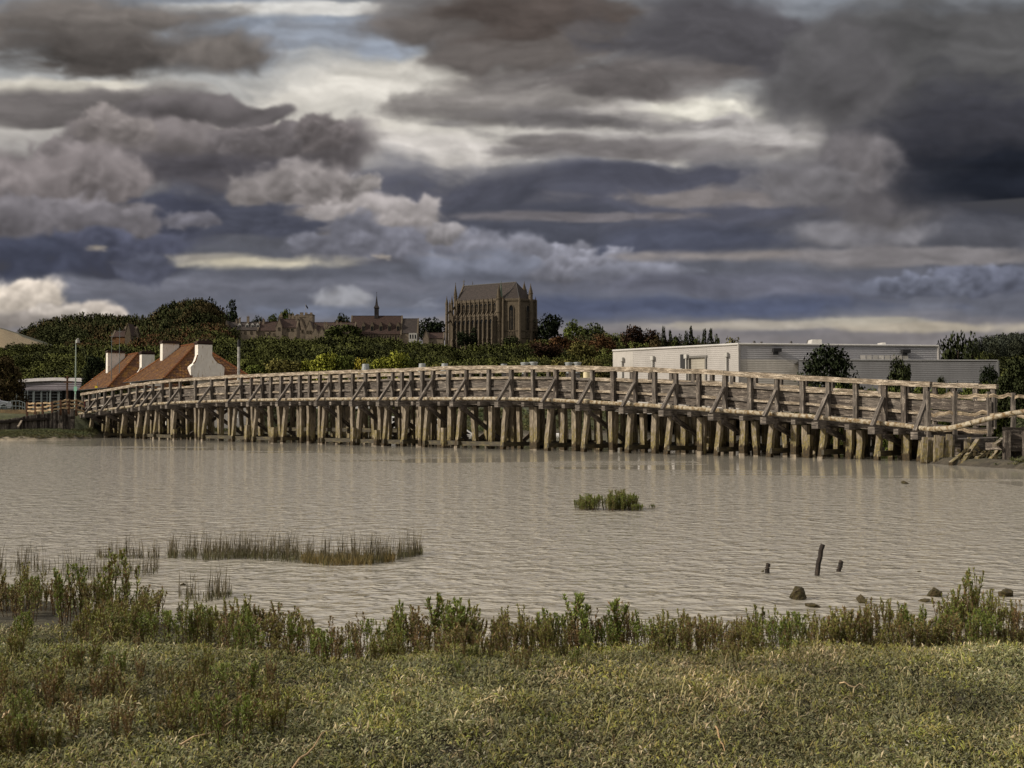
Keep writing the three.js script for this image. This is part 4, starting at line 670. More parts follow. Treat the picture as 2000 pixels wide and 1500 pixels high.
// ---------------------------------------------------------------- the chapel
{
  const E = P(1008, 551, 735), W = P(905, 558, 758), L = Math.hypot(E.x - W.x, E.z - W.z), base0 = 37, ridgeY = E.y - base0, eaveY = P(975, 587, 732).y - base0, turn = Math.atan2(-(E.z - W.z), E.x - W.x);
  const C = base('chapel', [E.x, base0, E.z], turn); tag(C, 'huge dark stone Gothic chapel with steep roof, buttresses and spired turrets on the hill', 'chapel');
  const w = 8.6, S0 = -L, T = -7.6;
  { // clerestory walls and apse
    const g = new G(); g.prism([[S0, w], [T, w], [T, w + .9], [-4.6, w + .9], [-4.2, 9.0], [6.2, 5.6], [10.2, -7.6], [6, -11], [-8, -w], [S0, -w]], -6, eaveY); g.build('wall', M.stone, C);
    const a = new G(); a.prism([[S0 + 2, w + 4.6], [T - .3, w + 4.6], [T - .3, w - .1], [S0 + 2, w - .1]], -6, eaveY * .72); a.quad(V(S0 + 2, eaveY * .72, w + 4.6), V(T - .3, eaveY * .72, w + 4.6), V(T - .3, eaveY * .78, w), V(S0 + 2, eaveY * .78, w)); a.build('aisle_wall', M.stone, C);
    const p = new G(); const line = [[S0, w + .12], [T, w + .12]]; p.box(V((S0 + T) / 2, eaveY, w + .1), T - S0, 1.1, .5); for (let x = S0 + .6; x < T; x += 1.5) p.box(V(x, eaveY + 1.1, w + .1), .8, .55, .45); p.box(V((S0 + T) / 2, eaveY - .5, w + .2), T - S0, .4, .7);
    const apse = [[-4.2, 9.0], [6.2, 5.6], [10.2, -7.6]]; for (let i = 0; i < 2; i++) { const [x0, z0] = apse[i], [x1, z1] = apse[i + 1], l = Math.hypot(x1 - x0, z1 - z0), r = Math.atan2(-(z1 - z0), x1 - x0); p.box(V((x0 + x1) / 2, eaveY, (z0 + z1) / 2), l, 1.0, .6, r).box(V((x0 + x1) / 2, eaveY - .6, (z0 + z1) / 2), l + .3, .4, .9, r).box(V((x0 + x1) / 2, eaveY * .50, (z0 + z1) / 2), l + .2, .45, .9, r).box(V((x0 + x1) / 2, eaveY * .385, (z0 + z1) / 2), l + .3, .5, 1.1, r); }
    p.build('parapet', M.stone, C);
  }
  { // roof with hipped end
    const g = new G(), e = eaveY + .9, r = ridgeY, o = w - .7, hip = [[T + 3, o], [-3.5, 8.0], [5.4, 4.8], [8.6, -7.2], [3, -o]].map(([x, z]) => V(x, e, z)), top = V(0, r, 0);
    g.quad(V(S0, e, o), V(T + 3, e, o), V(0, r, 0), V(S0 + .3, r, 0)); for (let i = 0; i < hip.length - 1; i++) g.tri(hip[i], hip[i + 1], top); g.quad(V(3, e, -o), V(S0, e, -o), V(S0 + .3, r, 0), top); g.tri(V(S0, e, -o), V(S0, e, o), V(S0 + .3, r, 0)); const m = g.build('roof', M.slate, C);
    const k = new G(); k.box(V(S0 / 2, r - .1, 0), L, .45, .4); for (let i = 1; i < 4; i++) k.bar(hip[i].clone(), top, .16, .16, 5); k.build('ridge_crest', M.lead, m);
  }
  { const g = new G(), x = S0 + .4; g.quad(V(x - .5, eaveY - 1, w), V(x - .5, eaveY - 1, -w), V(x - .5, ridgeY + .8, 0), V(x - .5, ridgeY + .8, 0)); g.quad(V(x + .4, eaveY, w), V(x + .4, ridgeY + .8, 0), V(x - .5, ridgeY + .8, 0), V(x - .5, eaveY, w)).quad(V(x - .5, eaveY - .3, w + .3), V(x + .4, eaveY - .3, w + .3), V(x + .4, ridgeY + .9, 0), V(x - .5, ridgeY + .9, 0)); g.build('west_gable', M.stone, C);
    const c = new G(), y = ridgeY + .8; c.box(V(x, y, 0), .7, .9, .7).box(V(x, y + .9, 0), .28, 2.6, .28).box(V(x, y + 2.0, 0), 1.7, .42, .28).box(V(x, y + 1.7, 0), .8, .9, .2); c.build('cross', M.lead, C); const f = new G(); f.bar(V(S0 + 7.6, ridgeY, 0), V(S0 + 7.6, ridgeY + 2.9, 0), .22, .08, 6).bar(V(S0 + 7.6, ridgeY + 1.2, 0), V(S0 + 7.6, ridgeY + 1.6, 0), .34, .34, 6); f.build('finial', M.lead, C); }
  // stepped buttresses with windows between them along the nave side
  const N = 9, step = (T - 1.6 - (S0 + 1.5)) / N;
  const winGeo = (W, H) => { const s = new THREE.Shape(); s.moveTo(-W / 2, 0); s.lineTo(W / 2, 0); s.lineTo(W / 2, H - W * .9); s.quadraticCurveTo(W / 2, H - W * .25, 0, H); s.quadraticCurveTo(-W / 2, H - W * .25, -W / 2, H - W * .9); return s; };
  const arch = (x, y, z, W, H, r, parent) => { const o = winGeo(W + .7, H + .4), i = winGeo(W, H); o.holes.push(new THREE.Path(i.getPoints(6).reverse())); const f = new THREE.ExtrudeGeometry(o, { depth: .45, bevelEnabled: false, curveSegments: 6 }); const m = add('window', f, M.stone, parent); m.position.set(x, y, z); m.rotation.y = r; const p = add('pane', new THREE.ShapeGeometry(i, 6), M.glassDark, m); p.position.z = .12; const g = new G(); for (const k of [-.17, .17]) g.box(V(k * W, 0, .22), .16, H * .78, .2); g.box(V(0, H * .5, .22), W, .16, .18); g.build('mullion', M.stone, m); };
  for (let i = 0; i <= N; i++) {
    const x = S0 + 1.5 + i * step, g = new G(), h = eaveY;
    g.box(V(x, -6, w + 5.4), .8, h * .36 + 6, 2.2).box(V(x, h * .36, w + 5.0), .66, h * .30, 2.4);
    g.quad(V(x - .36, h * .36, w + 7.0), V(x + .36, h * .36, w + 7.0), V(x + .36, h * .40, w + 6.2), V(x - .36, h * .40, w + 6.2));
    g.box(V(x, h * .66, w + 5.0), .58, h * .09, 1.7); g.tri(V(x - .3, h * .75, w + 5.8), V(x + .3, h * .75, w + 5.8), V(x, h * .80, w + 5)).tri(V(x - .3, h * .75, w + 4.2), V(x - .3, h * .75, w + 5.8), V(x, h * .80, w + 5)).tri(V(x + .3, h * .75, w + 5.8), V(x + .3, h * .75, w + 4.2), V(x, h * .80, w + 5));
    const fb = (y, t) => g.quad(V(x - .3, y - t, w + 4.4), V(x - .3, y, w + 4.4), V(x - .3, y + h * .14, w), V(x - .3, y + h * .14 - t, w)).quad(V(x + .3, y, w + 4.4), V(x + .3, y - t, w + 4.4), V(x + .3, y + h * .14 - t, w), V(x + .3, y + h * .14, w)).quad(V(x - .3, y, w + 4.4), V(x + .3, y, w + 4.4), V(x + .3, y + h * .14, w), V(x - .3, y + h * .14, w));
    fb(h * .74, .9); g.box(V(x, h * .60, w + .5), .6, h * .40 + .4, 1.2); g.bar(V(x, h + .4, w + .5), V(x, h + 2.6, w + .5), .42, .03, 4);
    g.build('buttress', M.stone, C);
    if (i < N) { const c = x + step / 2; arch(c, h * .05, w + 4.62, step - 1.5, h * .28, 0, C); arch(c, h * .37, w + 4.62, step - 1.3, h * .33, 0, C); arch(c, h * .80, w + .02, step - 1.5, h * .17, 0, C); }
  }
  // turrets
  const turret = (x, z, r, top, tip, mat = M.stone, cap = M.stone, n = 8) => {
    const g = new G(); g.bar(V(x, -8, z), V(x, eaveY * .36, z), r * 1.15, r * 1.15, n).bar(V(x, eaveY * .36, z), V(x, top, z), r, r * .94, n); for (const f of [.36, .50, .66, .8]) g.bar(V(x, eaveY * f, z), V(x, eaveY * f + .4, z), r * 1.16, r * 1.16, n); g.bar(V(x, top, z), V(x, top + .4, z), r * 1.15, r * 1.15, n);
    const m = g.build('turret', mat, C), s = new G(); s.bar(V(x, top + .4, z), V(x, tip - 1, z), r * .98, .10, n).bar(V(x, tip - 1.1, z), V(x, tip - .6, z), .22, .22, 5).bar(V(x, tip - .6, z), V(x, tip, z), .08, .03, 5); s.build('spire', cap, m);
    if (r > 1) { const k = new G(); for (let i = 0; i < 4; i++) { const a = i * Math.PI / 2 + .4; k.bar(V(x + Math.cos(a) * r * .95, top - 1, z + Math.sin(a) * r * .95), V(x + Math.cos(a) * r * .95, top + 3, z + Math.sin(a) * r * .95), .3, .02, 4); } k.build('pinnacle', cap, m); }
  };
  const loc = (px, D) => { const q = P(px, 690, D).sub(C.position); return [q.x * Math.cos(turn) - q.z * Math.sin(turn), q.x * Math.sin(turn) + q.z * Math.cos(turn)]; }, hy = (py, D) => P(1000, py, D).y - base0;
  { const [a, b] = loc(872.5, 742); turret(a, b, 1.0, hy(594, 742), hy(577.5, 742)); } { const [a, b] = loc(882.5, 747); turret(a, b, .95, hy(593, 747), hy(576.5, 747)); } { const [a, b] = loc(889.5, 753); turret(a, b, 1.25, hy(580, 753), hy(551, 753)); } { const [a, b] = loc(878, 770); turret(a, b, .8, hy(598, 770), hy(585, 770)); }
  { const g = new G(), [a, b] = loc(872.5, 742), [c, d] = loc(889.5, 753); for (const f of [.62, .78]) g.quad(V(a, eaveY * f, b), V(c, eaveY * (f + .14), d), V(c, eaveY * (f + .19), d), V(a, eaveY * (f + .04), b)); g.build('flying_buttress', M.stone, C); }
  turret(T + .6, w + 1.3, 1.9, eaveY + .8, hy(551, 728), M.stone, M.stone); turret(T + 1.8, w + .4, 1.0, eaveY + 1.5, hy(547, 729), M.stone, M.copper);
  { const [a, b] = loc(1024, 742); turret(a, b, 2.0, hy(572, 742), hy(548.5, 742)); } { const [a, b] = loc(1036.5, 733); turret(a, b, 1.5, hy(574, 733), hy(552.5, 733)); }
  // apse: buttresses at its corners, tall windows in its two faces
  const A = [[-4.2, 9.0], [6.2, 5.6], [10.2, -7.6]];
  for (const [x, z, d, r] of [[-3.9, 9.6, 2.4, -.3], [6.6, 6.1, 2.8, -.8], [10.6, -7.2, 2.6, -1.3], [1.0, 7.9, 1.2, -.32], [8.3, -.4, 1.2, -1.28]]) { const g = new G(), h = eaveY; g.box(V(x, -8, z), 1.3, h * .385 + 8, d + 1.2, -r - .0).box(V(x, h * .385, z), 1.1, h * .32, d + .2, -r).box(V(x, h * .7, z), .95, h * .3 + .6, d * .7, -r); g.bar(V(x, h + .6, z), V(x, h + 3.2, z), .5, .03, 4); if (d > 2) g.build('buttress', M.stone, C); }
  for (const i of [0, 1]) { const [x0, z0] = A[i], [x1, z1] = A[i + 1], r = Math.atan2(-(z1 - z0), x1 - x0), l = Math.hypot(x1 - x0, z1 - z0), mx = (x0 + x1) / 2, mz = (z0 + z1) / 2, nx = Math.sin(r), nz = Math.cos(r); arch(mx + nx * .05, eaveY * .52, mz + nz * .05, 2.8, eaveY * .40, r, C); for (const k of [-1.1, 1.1]) arch(mx + Math.cos(r) * k + nx * .05, eaveY * .405, mz - Math.sin(r) * k + nz * .05, 1.2, eaveY * .085, r, C); }
  { const g = new G(); g.box(V(-5.0, -4, 8.2), 2.2, eaveY * .94 + 4, 2.4); g.build('recess', M.stone, C); }
}

// ---------------------------------------------------------------- the two toll houses
{
  const tiles = (a, b, c, d, parent, seed) => {             // tiles on a slope: eaves a-b, top d-c
    const r = rng(seed), g = new G(), n = 24, up = b.clone().sub(a).cross(d.clone().sub(a)).normalize();
    const L = (t) => a.clone().lerp(d, t), R = (t) => b.clone().lerp(c, t);
    for (let i = 0; i < n; i++) {
      const l0 = L(i / n), r0 = R(i / n), l1 = L((i + 1.15) / n), r1 = R((i + 1.15) / n), w = l0.distanceTo(r0), k = Math.max(1, Math.round(w / .30));
      for (let j = 0; j < k; j++) { const s0 = (j + (i % 2) * .5 * (j > 0)) / k, s1 = Math.min(1, (j + 1 + (i % 2) * .5 * (j < k - 1)) / k), q = .045 + r() * .03, A = l0.clone().lerp(r0, s0 + .004).addScaledVector(up, q), B = l0.clone().lerp(r0, s1 - .004).addScaledVector(up, q + (r() - .5) * .015), C = l1.clone().lerp(r1, s1).addScaledVector(up, .006), D = l1.clone().lerp(r1, s0).addScaledVector(up, .006); g.quad(A, B, C, D).quad(A.clone().addScaledVector(up, -.04), B.clone().addScaledVector(up, -.04), B, A); }
    }
    g.build('roof_tiles', M.tileOrange, parent).userData.kind = 'stuff';
  };
  const house = (name, label, C0, len, wid, eave, ridge, chim, seed) => {
    const Lx = V(-.54, 0, -.84).normalize(), Rx = V(.84, 0, -.54).normalize(), gy = 2.0, H = base(name, [C0.x, gy, C0.z]), p = (s, l, y) => V(Rx.x * s + Lx.x * l, y - gy, Rx.z * s + Lx.z * l); tag(H, label, 'house');
    const w = new G(), o = .35, c = [p(0, 0, 0), p(wid, 0, 0), p(wid, len, 0), p(0, len, 0)]; for (let i = 0; i < 4; i++) { const a = c[i], b = c[(i + 1) % 4], up = V(0, eave - gy - .1, 0); w.quad(a, b, b.clone().add(up), a.clone().add(up)); } w.build('wall', M.render, H);
    const e = eave - .12, A = p(-o, -o, e), B = p(wid + o, -o, e), Cq = p(wid + o, len + o, e), D = p(-o, len + o, e), r0 = p(wid / 2, wid / 2, ridge), r1 = p(wid / 2, len - wid / 2, ridge);
    const rf = new G(); rf.quad(A, r0, r1, D).tri(A, B, r0).quad(B, Cq, r1, r0).tri(Cq, D, r1).quad(A, D, Cq, B); const R = rf.build('roof', M.tileOrange, H);
    tiles(D, A, r0, r1, R, seed); tiles(A, B, r0, r0, R, seed + 1); tiles(B, Cq, r1, r0, R, seed + 2);
    const hips = new G(); for (const [a, b] of [[A, r0], [B, r0], [D, r1], [r0, r1]]) { const n = Math.round(a.distanceTo(b) / .4); for (let i = 0; i < n; i++) hips.bar(a.clone().lerp(b, i / n).add(V(0, .05, 0)), a.clone().lerp(b, (i + 1.05) / n).add(V(0, .04, 0)), .14, .11, 6); } hips.build('hip_tiles', rough(TEX.tile, 2, 2, { color: 0xffd890 }), R).userData.kind = 'stuff';
    const gut = new G(); gut.bar(p(-o - .05, -o, e - .02), p(-o - .05, len + o, e - .02), .07, .07, 6).bar(p(-o, -o - .05, e - .02), p(wid + o, -o - .05, e - .02), .07, .07, 6); gut.build('gutter', M.black, H);
    for (const l of [2.0, 5.0, 8.4]) { const f = new G(), a = (l1, y, out) => p(-out, l1, y); for (const [l0, l1, y0, y1] of [[l - .05, l, 3.3, 4.9], [l + 1.2, l + 1.25, 3.3, 4.9], [l + .58, l + .64, 3.3, 4.9], [l, l + 1.2, 3.3, 3.36], [l, l + 1.2, 4.84, 4.9]]) f.quad(a(l1, y0, .05), a(l0, y0, .05), a(l0, y1, .05), a(l1, y1, .05)); const m = f.build('window', M.white, H), q = new G(); q.quad(a(l + 1.2, 3.3, .02), a(l, 3.3, .02), a(l, 4.9, .02), a(l + 1.2, 4.9, .02)); q.build('pane', M.glassDark, m); }
    // chimney breast: a white shaped gable rising through the front slope into a stack
    const { s0, s1, k0, k1, sh, top, base2 } = chim, pts = [[s0, gy], [s1, gy], [s1, base2], [s1 + .22, base2 + .05], [s1 + .26, base2 + .9], [s1, base2 + 1.15]];
    for (let i = 0; i <= 6; i++) { const t = i / 6; pts.push([lerp(s1 - .05, k1, t), lerp(base2 + 1.2, sh, Math.pow(t, .9)) - .25 * Math.sin(t * 3.14)]); }
    pts.push([k1, top], [k0, top]); for (let i = 0; i <= 6; i++) { const t = i / 6; pts.push([lerp(k0, s0 + .05, t), lerp(sh, base2 + 1.2, Math.pow(t, 1.1)) - .25 * Math.sin(t * 3.14)]); }
    pts.push([s0, base2 + 1.15], [s0 - .26, base2 + .9], [s0 - .22, base2 + .05], [s0, base2]);
    const shp = new THREE.Shape(pts.map(([s, y]) => new THREE.Vector2(s, y - gy))), ge = new THREE.ExtrudeGeometry(shp, { depth: 1.05, bevelEnabled: false }); const m = add('chimney_breast', ge, M.render, H); m.rotation.y = Math.atan2(.54, .84); m.position.copy(p(0, -.06, gy)).addScaledVector(Lx, 1.0 - .0);
    const cap = new G(), cc = p((k0 + k1) / 2, .46, top); const rot = Math.atan2(.54, .84); cap.box(V(cc.x, cc.y, cc.z), k1 - k0 + .10, .14, 1.15, rot).box(V(cc.x, cc.y + .14, cc.z), k1 - k0 + .24, .12, 1.28, rot).box(V(cc.x, cc.y + .26, cc.z), k1 - k0, .14, 1.05, rot); for (let i = 0; i < 3; i++) cap.bar(cc.clone().addScaledVector(Rx, (i - 1) * .42).setY(cc.y + .38), cc.clone().addScaledVector(Rx, (i - 1) * .42).setY(cc.y + .62), .13, .11, 7); cap.build('chimney_cap', M.tileRed, m.parent);
    const cp = new G(); for (const sd of [0, 1]) for (let i = 0; i < 6; i++) { const a = sd ? pts[6 + i] : pts[15 + i], b = sd ? pts[7 + i] : pts[16 + i]; cp.bar(p(a[0], -.02, a[1] + .06), p(b[0], -.02, b[1] + .06), .09, .09, 5); } cp.build('coping', M.tileOrange, H);
    return { H, p, Rx, Lx };
  };
  const stack = (h, name, px, D, top, bot, w, d) => { const q = P(px, 740, D), y = P(px, top, D).y, y0 = P(px, bot, D).y, g = new G(), rot = Math.atan2(.54, .84); q.sub(h.H.position); g.box(V(q.x, y0 - 2 - h.H.position.y, q.z), w, y - y0 + 2, d, rot); const m = g.build(name, M.render, h.H), c = new G(); c.box(V(q.x, y - h.H.position.y - .02, q.z), w + .18, .22, d + .18, rot).box(V(q.x, y - h.H.position.y + .2, q.z), w - .1, .1, d - .1, rot); c.build('chimney_cap', M.tileRed, m); };
  const a = house('toll_house', 'nearer toll house, orange tiled hip roof and white shaped chimney gable behind the bridge', P(325, 738, 115), 15.5, 9, 5.87, 9.75, { s0: 2.7, s1: 5.75, k0: 3.2, k1: 4.7, sh: 8.25, top: 9.4, base2: 6.15 }, 1);
  stack(a, 'chimney', 331, 126, 671, 694, 1.85, .95);
  const b = house('toll_house', 'farther toll house, lichen-orange hip roof with white chimneys, left of its twin', P(215, 755, 140), 15.5, 9, 5.6, 10.1, { s0: 2.7, s1: 6.4, k0: 3.8, k1: 5.4, sh: 8.0, top: 9.75, base2: 5.6 }, 11);
  stack(b, 'chimney', 225, 150, 689, 712, 2.2, .95);
}
// ---------------------------------------------------------------- cladding: a wall of pressed metal ribs between two ground points
function cladding(a, b, y0, y1a, y1b, pitch, depth, g = new G()) {
  const t = V(b.x - a.x, 0, b.z - a.z).normalize(), n = V(-t.z, 0, t.x), N = Math.round((Math.max(y1a, y1b) - y0) / pitch);
  for (let i = 0; i < N; i++) {
    const q = (f, top, o) => V(lerp(a.x, b.x, f), top, lerp(a.z, b.z, f)).addScaledVector(n, o), yb = y0 + i * pitch, Y = (y, e) => Math.min(y, e);
    const rows = [[0, 0], [.16, -depth], [.34, -depth], [.5, 0], [1, 0]];
    for (let k = 0; k < 4; k++) { const [f0, o0] = rows[k], [f1, o1] = rows[k + 1], ya = yb + f0 * pitch, yc = yb + f1 * pitch; if (ya >= Math.min(y1a, y1b) && ya >= Math.max(y1a, y1b)) continue; g.quad(q(0, Y(ya, y1a), o0), q(1, Y(ya, y1b), o0), q(1, Y(yc, y1b), o1), q(0, Y(yc, y1a), o1)); }
  }
  return g;
}
const clad = (c, o = {}) => new THREE.MeshStandardMaterial({ color: c, map: rep(TEX.metal, 7, 7), roughness: .5, ...o });
{
  const gy = 2.2, D0 = 110, K = P(1443, 672, D0), A = P(1197, 685, 121), Z = P(1833, 676, 113), yK = K.y, yA = A.y, yZ = Z.y, W = base('warehouse', [0, 0, 0]);
  tag(W, 'large pale grey ribbed metal warehouse with roller door behind the bridge right half', 'warehouse');
  const Kg = V(K.x, 0, K.z), Ag = V(A.x, 0, A.z), Zg = V(Z.x, 0, Z.z), lf = (f) => Ag.clone().lerp(Kg, f), ly = (f) => lerp(yA, yK, f), f1 = (1240 - 1197) / 246;
  const light = clad(0xb6b4b2), plainM = clad(0xbebcb8), grey = clad(0xb2b4ba), mid = clad(0xc8c6c0);
  const dF0 = (1350 - 1197) / 246, dF1 = (1384 - 1197) / 246, dTop = P(1367, 698, 113.5).y;
  { const g = new G(); for (const [u0, u1, lo] of [[f1, dF0, gy], [dF0, dF1, dTop], [dF1, 1, gy]]) cladding(lf(u0), lf(u1), lo, ly(u0), ly(u1), .20, .018, g); g.build('cladding', light, W).userData.kind = 'stuff'; }
  { const g = new G(), a = lf(0), b = lf(f1); g.quad(V(a.x, gy, a.z), V(b.x, gy, b.z), V(b.x, ly(f1), b.z), V(a.x, ly(0), a.z)); g.build('plain_panel', plainM, W); }
  { const g = new G(), n = V(Kg.z - Ag.z, 0, -(Kg.x - Ag.x)).normalize().multiplyScalar(-1); for (const px of [1218, 1281, 1347, 1422]) { const f = (px - 1197) / 246, p = lf(f), t = ly(f); const q = p.clone().addScaledVector(V(-n.x, 0, -n.z), -.0); const o = V(-.69, 0, .72).multiplyScalar(.16); const pg = new G(); pg.bar(V(p.x + o.x, gy, p.z + o.z), V(p.x + o.x, t - 1.15, p.z + o.z), .09, .09, 8).box(V(p.x + o.x, t - 1.2, p.z + o.z), .34, .42, .34, .8); pg.build('downpipe', clad(0xc6c6c2), W); } }
  { const a = lf(dF0 + .004), b = lf(dF1 - .004), o = V(.69, 0, -.72).multiplyScalar(.12), g = new G(), n = 22; for (let i = 0; i < n; i++) { const y0 = lerp(gy, dTop, i / n), y1 = lerp(gy, dTop, (i + .86) / n), q = (p, y, k) => V(p.x + o.x * k, y, p.z + o.z * k); g.quad(q(a, y0, 1), q(b, y0, 1), q(b, y1, .85), q(a, y1, .85)).quad(q(a, y1, .85), q(b, y1, .85), q(b, lerp(gy, dTop, (i + 1) / n), 1), q(a, lerp(gy, dTop, (i + 1) / n), 1)); } g.build('roller_door', clad(0xb2aea2), W);
    const fr = new G(), r = Math.atan2(-(b.z - a.z), b.x - a.x), m = a.clone().lerp(b, .5); fr.box(V(m.x, dTop - .05, m.z), a.distanceTo(b) + .3, .22, .2, r).box(V(a.x, gy, a.z), .16, dTop - gy, .22, r).box(V(b.x, gy, b.z), .16, dTop - gy, .22, r); fr.build('door_frame', clad(0x6e6c68), W); const s = lf(dF0 - .035), sg = new G(); sg.box(V(s.x - .12, P(1347, 718, 113).y, s.z + .12), .55, 1.4, .2, r); sg.build('wall_box', M.black, W); }
  // right-hand face: dark ribs above, a paler band below
  const rf = (f) => Kg.clone().lerp(Zg, f), ry = (f) => lerp(yK, yZ, f), band = P(1500, 702, 110.5).y, f2 = (1556 - 1443) / 390;
  { const g = new G(); cladding(rf(0), rf(1), band, ry(0), ry(1), .20, .022, g); cladding(rf(f2), rf(1), gy, band - .004, band - .004, .20, .022, g); g.build('cladding', grey, W).userData.kind = 'stuff'; }
  { const g = new G(); cladding(rf(0), rf(f2), gy, band, band, .18, .018, g); g.build('lower_cladding', mid, W).userData.kind = 'stuff'; }
  { const g = new G(); for (const p of [Kg, Zg]) g.box(V(p.x, gy, p.z + .02), .22, (p === Kg ? yK : yZ) - gy, .22, .3); g.build('corner_trim', light, W); const t = new G(); for (const [a, b, ya, yb] of [[Ag, Kg, yA, yK], [Kg, Zg, yK, yZ]]) t.bar(V(a.x, ya, a.z), V(b.x, yb, b.z), .13, .13, 6); t.build('roof_trim', clad(0xc8c8c6), W); }
  { const back = V(Zg.x * 1.3 - 3, 0, Zg.z * 1.3), b2 = V(Ag.x * 1.35 + 2, 0, Ag.z * 1.35), g = new G(), y = (p, v) => V(p.x, v, p.z); g.quad(y(Ag, yA - .1), y(Kg, yK - .1), y(Zg, yZ - .1), y(back, yZ - .4)).tri(y(Ag, yA - .1), y(back, yZ - .4), y(b2, yA - .4)); g.quad(y(Zg, gy), y(back, gy), y(back, yZ - .4), y(Zg, yZ - .1)).quad(y(back, gy), y(b2, gy), y(b2, yA - .4), y(back, yZ - .4)).quad(y(b2, gy), y(Ag, gy), y(Ag, yA), y(b2, yA - .4)); g.build('roof', clad(0x9a9a9c), W); }
  for (const px of [1514, 1765]) { const f = (px - 1443) / 390, p = rf(f), y = P(px, 690, 111).y, g = new G(); g.box(V(p.x, y + .1, p.z + .35), .8, .34, .55, .1).bar(V(p.x, y + .3, p.z + .1), V(p.x, y + .3, p.z + .4), .06, .06, 6).box(V(p.x - .15, y - .2, p.z + .5), .5, .3, .12, .1); g.build('flood_lamp', M.black, W); }
  { const f = (px) => rf((px - 1443) / 390), g = new G(), y0 = P(1730, 704, 112).y, y1 = P(1730, 694, 112).y, a = f(1676), b = f(1772); for (let i = 0; i < 8; i++) { const s = a.clone().lerp(b, i / 8 + .01), e = a.clone().lerp(b, (i + 1) / 8 - .01), d = .10 + (i % 3) * .05; g.quad(V(s.x, y0, s.z + .14), V(e.x, y0, e.z + .14), V(e.x, y1, e.z + d), V(s.x, y1, s.z + d)); } g.build('roof_light', clad(0xe4e2dc, { roughness: .18 }), W); }
  for (const [px, top, w, D, kind] of [[1473, 667.5, 8, 128, 0], [1487, 669, 8, 130, 0], [1545, 668, 7, 124, 1], [1579, 666, 9, 126, 1], [1590, 665.5, 26, 124, 2], [1722, 671.5, 9, 122, 2]]) {
    const p = P(px, top, D), s = w / F * D, y = 9.0, h = p.y - y + .1, g = new G(); if (kind === 2) { const q = (x, yy, z) => V(p.x + x * s / 2, yy, p.z + z); g.quad(q(-1, y, 1), q(1, y, 1), q(.9, y + h, .6), q(-.5, y + h, .6)).quad(q(-.5, y + h, .6), q(.9, y + h, .6), q(.9, y + h, -1), q(-.5, y + h, -1)).tri(q(1, y, 1), q(1, y, -1), q(.9, y + h, -.2)).quad(q(-1, y, -1), q(-1, y, 1), q(-.5, y + h, .6), q(-.5, y + h, -1)); } else g.bar(V(p.x, y, p.z), V(p.x, y + h * .7, p.z), s * .22, s * .22, 8).bar(V(p.x, y + h * .7, p.z), V(p.x, y + h, p.z), s * .5, s * .28, 8);
    g.build('roof_vent', kind === 2 ? clad(0xd8d8d4) : M.lead, W);
  }
  // the lower green-grey building in front
  const Lw = base('low_building', [0, 0, 0]); tag(Lw, 'low dark green-grey ribbed building in front of the warehouse right end', 'building');
  const a = P(1560, 703, 106), b = P(1949, 704.5, 101), y = a.y, yb = b.y, back = V(b.x + 1.5, 0, b.z - 9); const dark = clad(0x74767a);
  { const g = cladding(V(a.x, 0, a.z), V(b.x, 0, b.z), gy, y, yb, .17, .02); cladding(V(b.x, 0, b.z), back, gy, yb, yb, .17, .02, g); g.build('cladding', dark, Lw).userData.kind = 'stuff'; const t = new G(); t.bar(V(a.x, y, a.z), V(b.x, yb, b.z), .09, .09, 6).box(V(b.x, gy, b.z), .16, yb - gy, .16); t.build('roof_trim', clad(0x7c7e80), Lw); const r = new G(); r.quad(V(a.x, y - .05, a.z), V(b.x, yb - .05, b.z), V(back.x, yb - .2, back.z), V(a.x + 1, y - .2, a.z - 6)); r.build('roof', dark, Lw); }
}
// ---------------------------------------------------------------- left bank: shed, lamp, masts, signs
{
  const S = base('boat_shed', [0, 0, 0]); tag(S, 'low modern shed with curved white roof edge and grey ribbed wall at far left', 'shed');
  const D = 165, a = P(32, 742, D), m = P(110, 737.5, D), b = P(162, 740, D), yb = P(90, 762, D).y; const g = new G();
  cladding(V(a.x, 0, a.z), V(b.x, 0, b.z + .3), yb, P(32, 743, D).y, P(32, 743, D).y, .34, .06, g); g.build('cladding', clad(0x9a96a0), S).userData.kind = 'stuff';
  const r = new G(), pts = [a, P(70, 739, D), m, P(140, 738.4, D), b]; for (let i = 0; i < 4; i++) { const p = pts[i], q = pts[i + 1]; r.quad(V(p.x, p.y - .45, p.z + .4), V(q.x, q.y - .45, q.z + .4), V(q.x, q.y, q.z + .35), V(p.x, p.y, p.z + .35)).quad(V(p.x, p.y, p.z + .35), V(q.x, q.y, q.z + .35), V(q.x, q.y + .3, q.z - 12), V(p.x, p.y + .3, p.z - 12)); } r.build('roof', clad(0xe6e4e6), S);
  const k = new G(); k.quad(V(a.x, 2, a.z - 1.2), V(b.x, 2, b.z - 1.2), V(b.x, yb, b.z - 1.2), V(a.x, yb, a.z - 1.2)); k.build('open_front_shade', M.glassDark, S); for (let i = 0; i < 9; i++) { const x = lerp(a.x, b.x, i / 8), p = new G(); p.box(V(x, 2, a.z - .2), .16, yb - 2, .16); p.build('column', M.steel, S); }  // dark sheet behind the columns is the painted shade of the open front
}
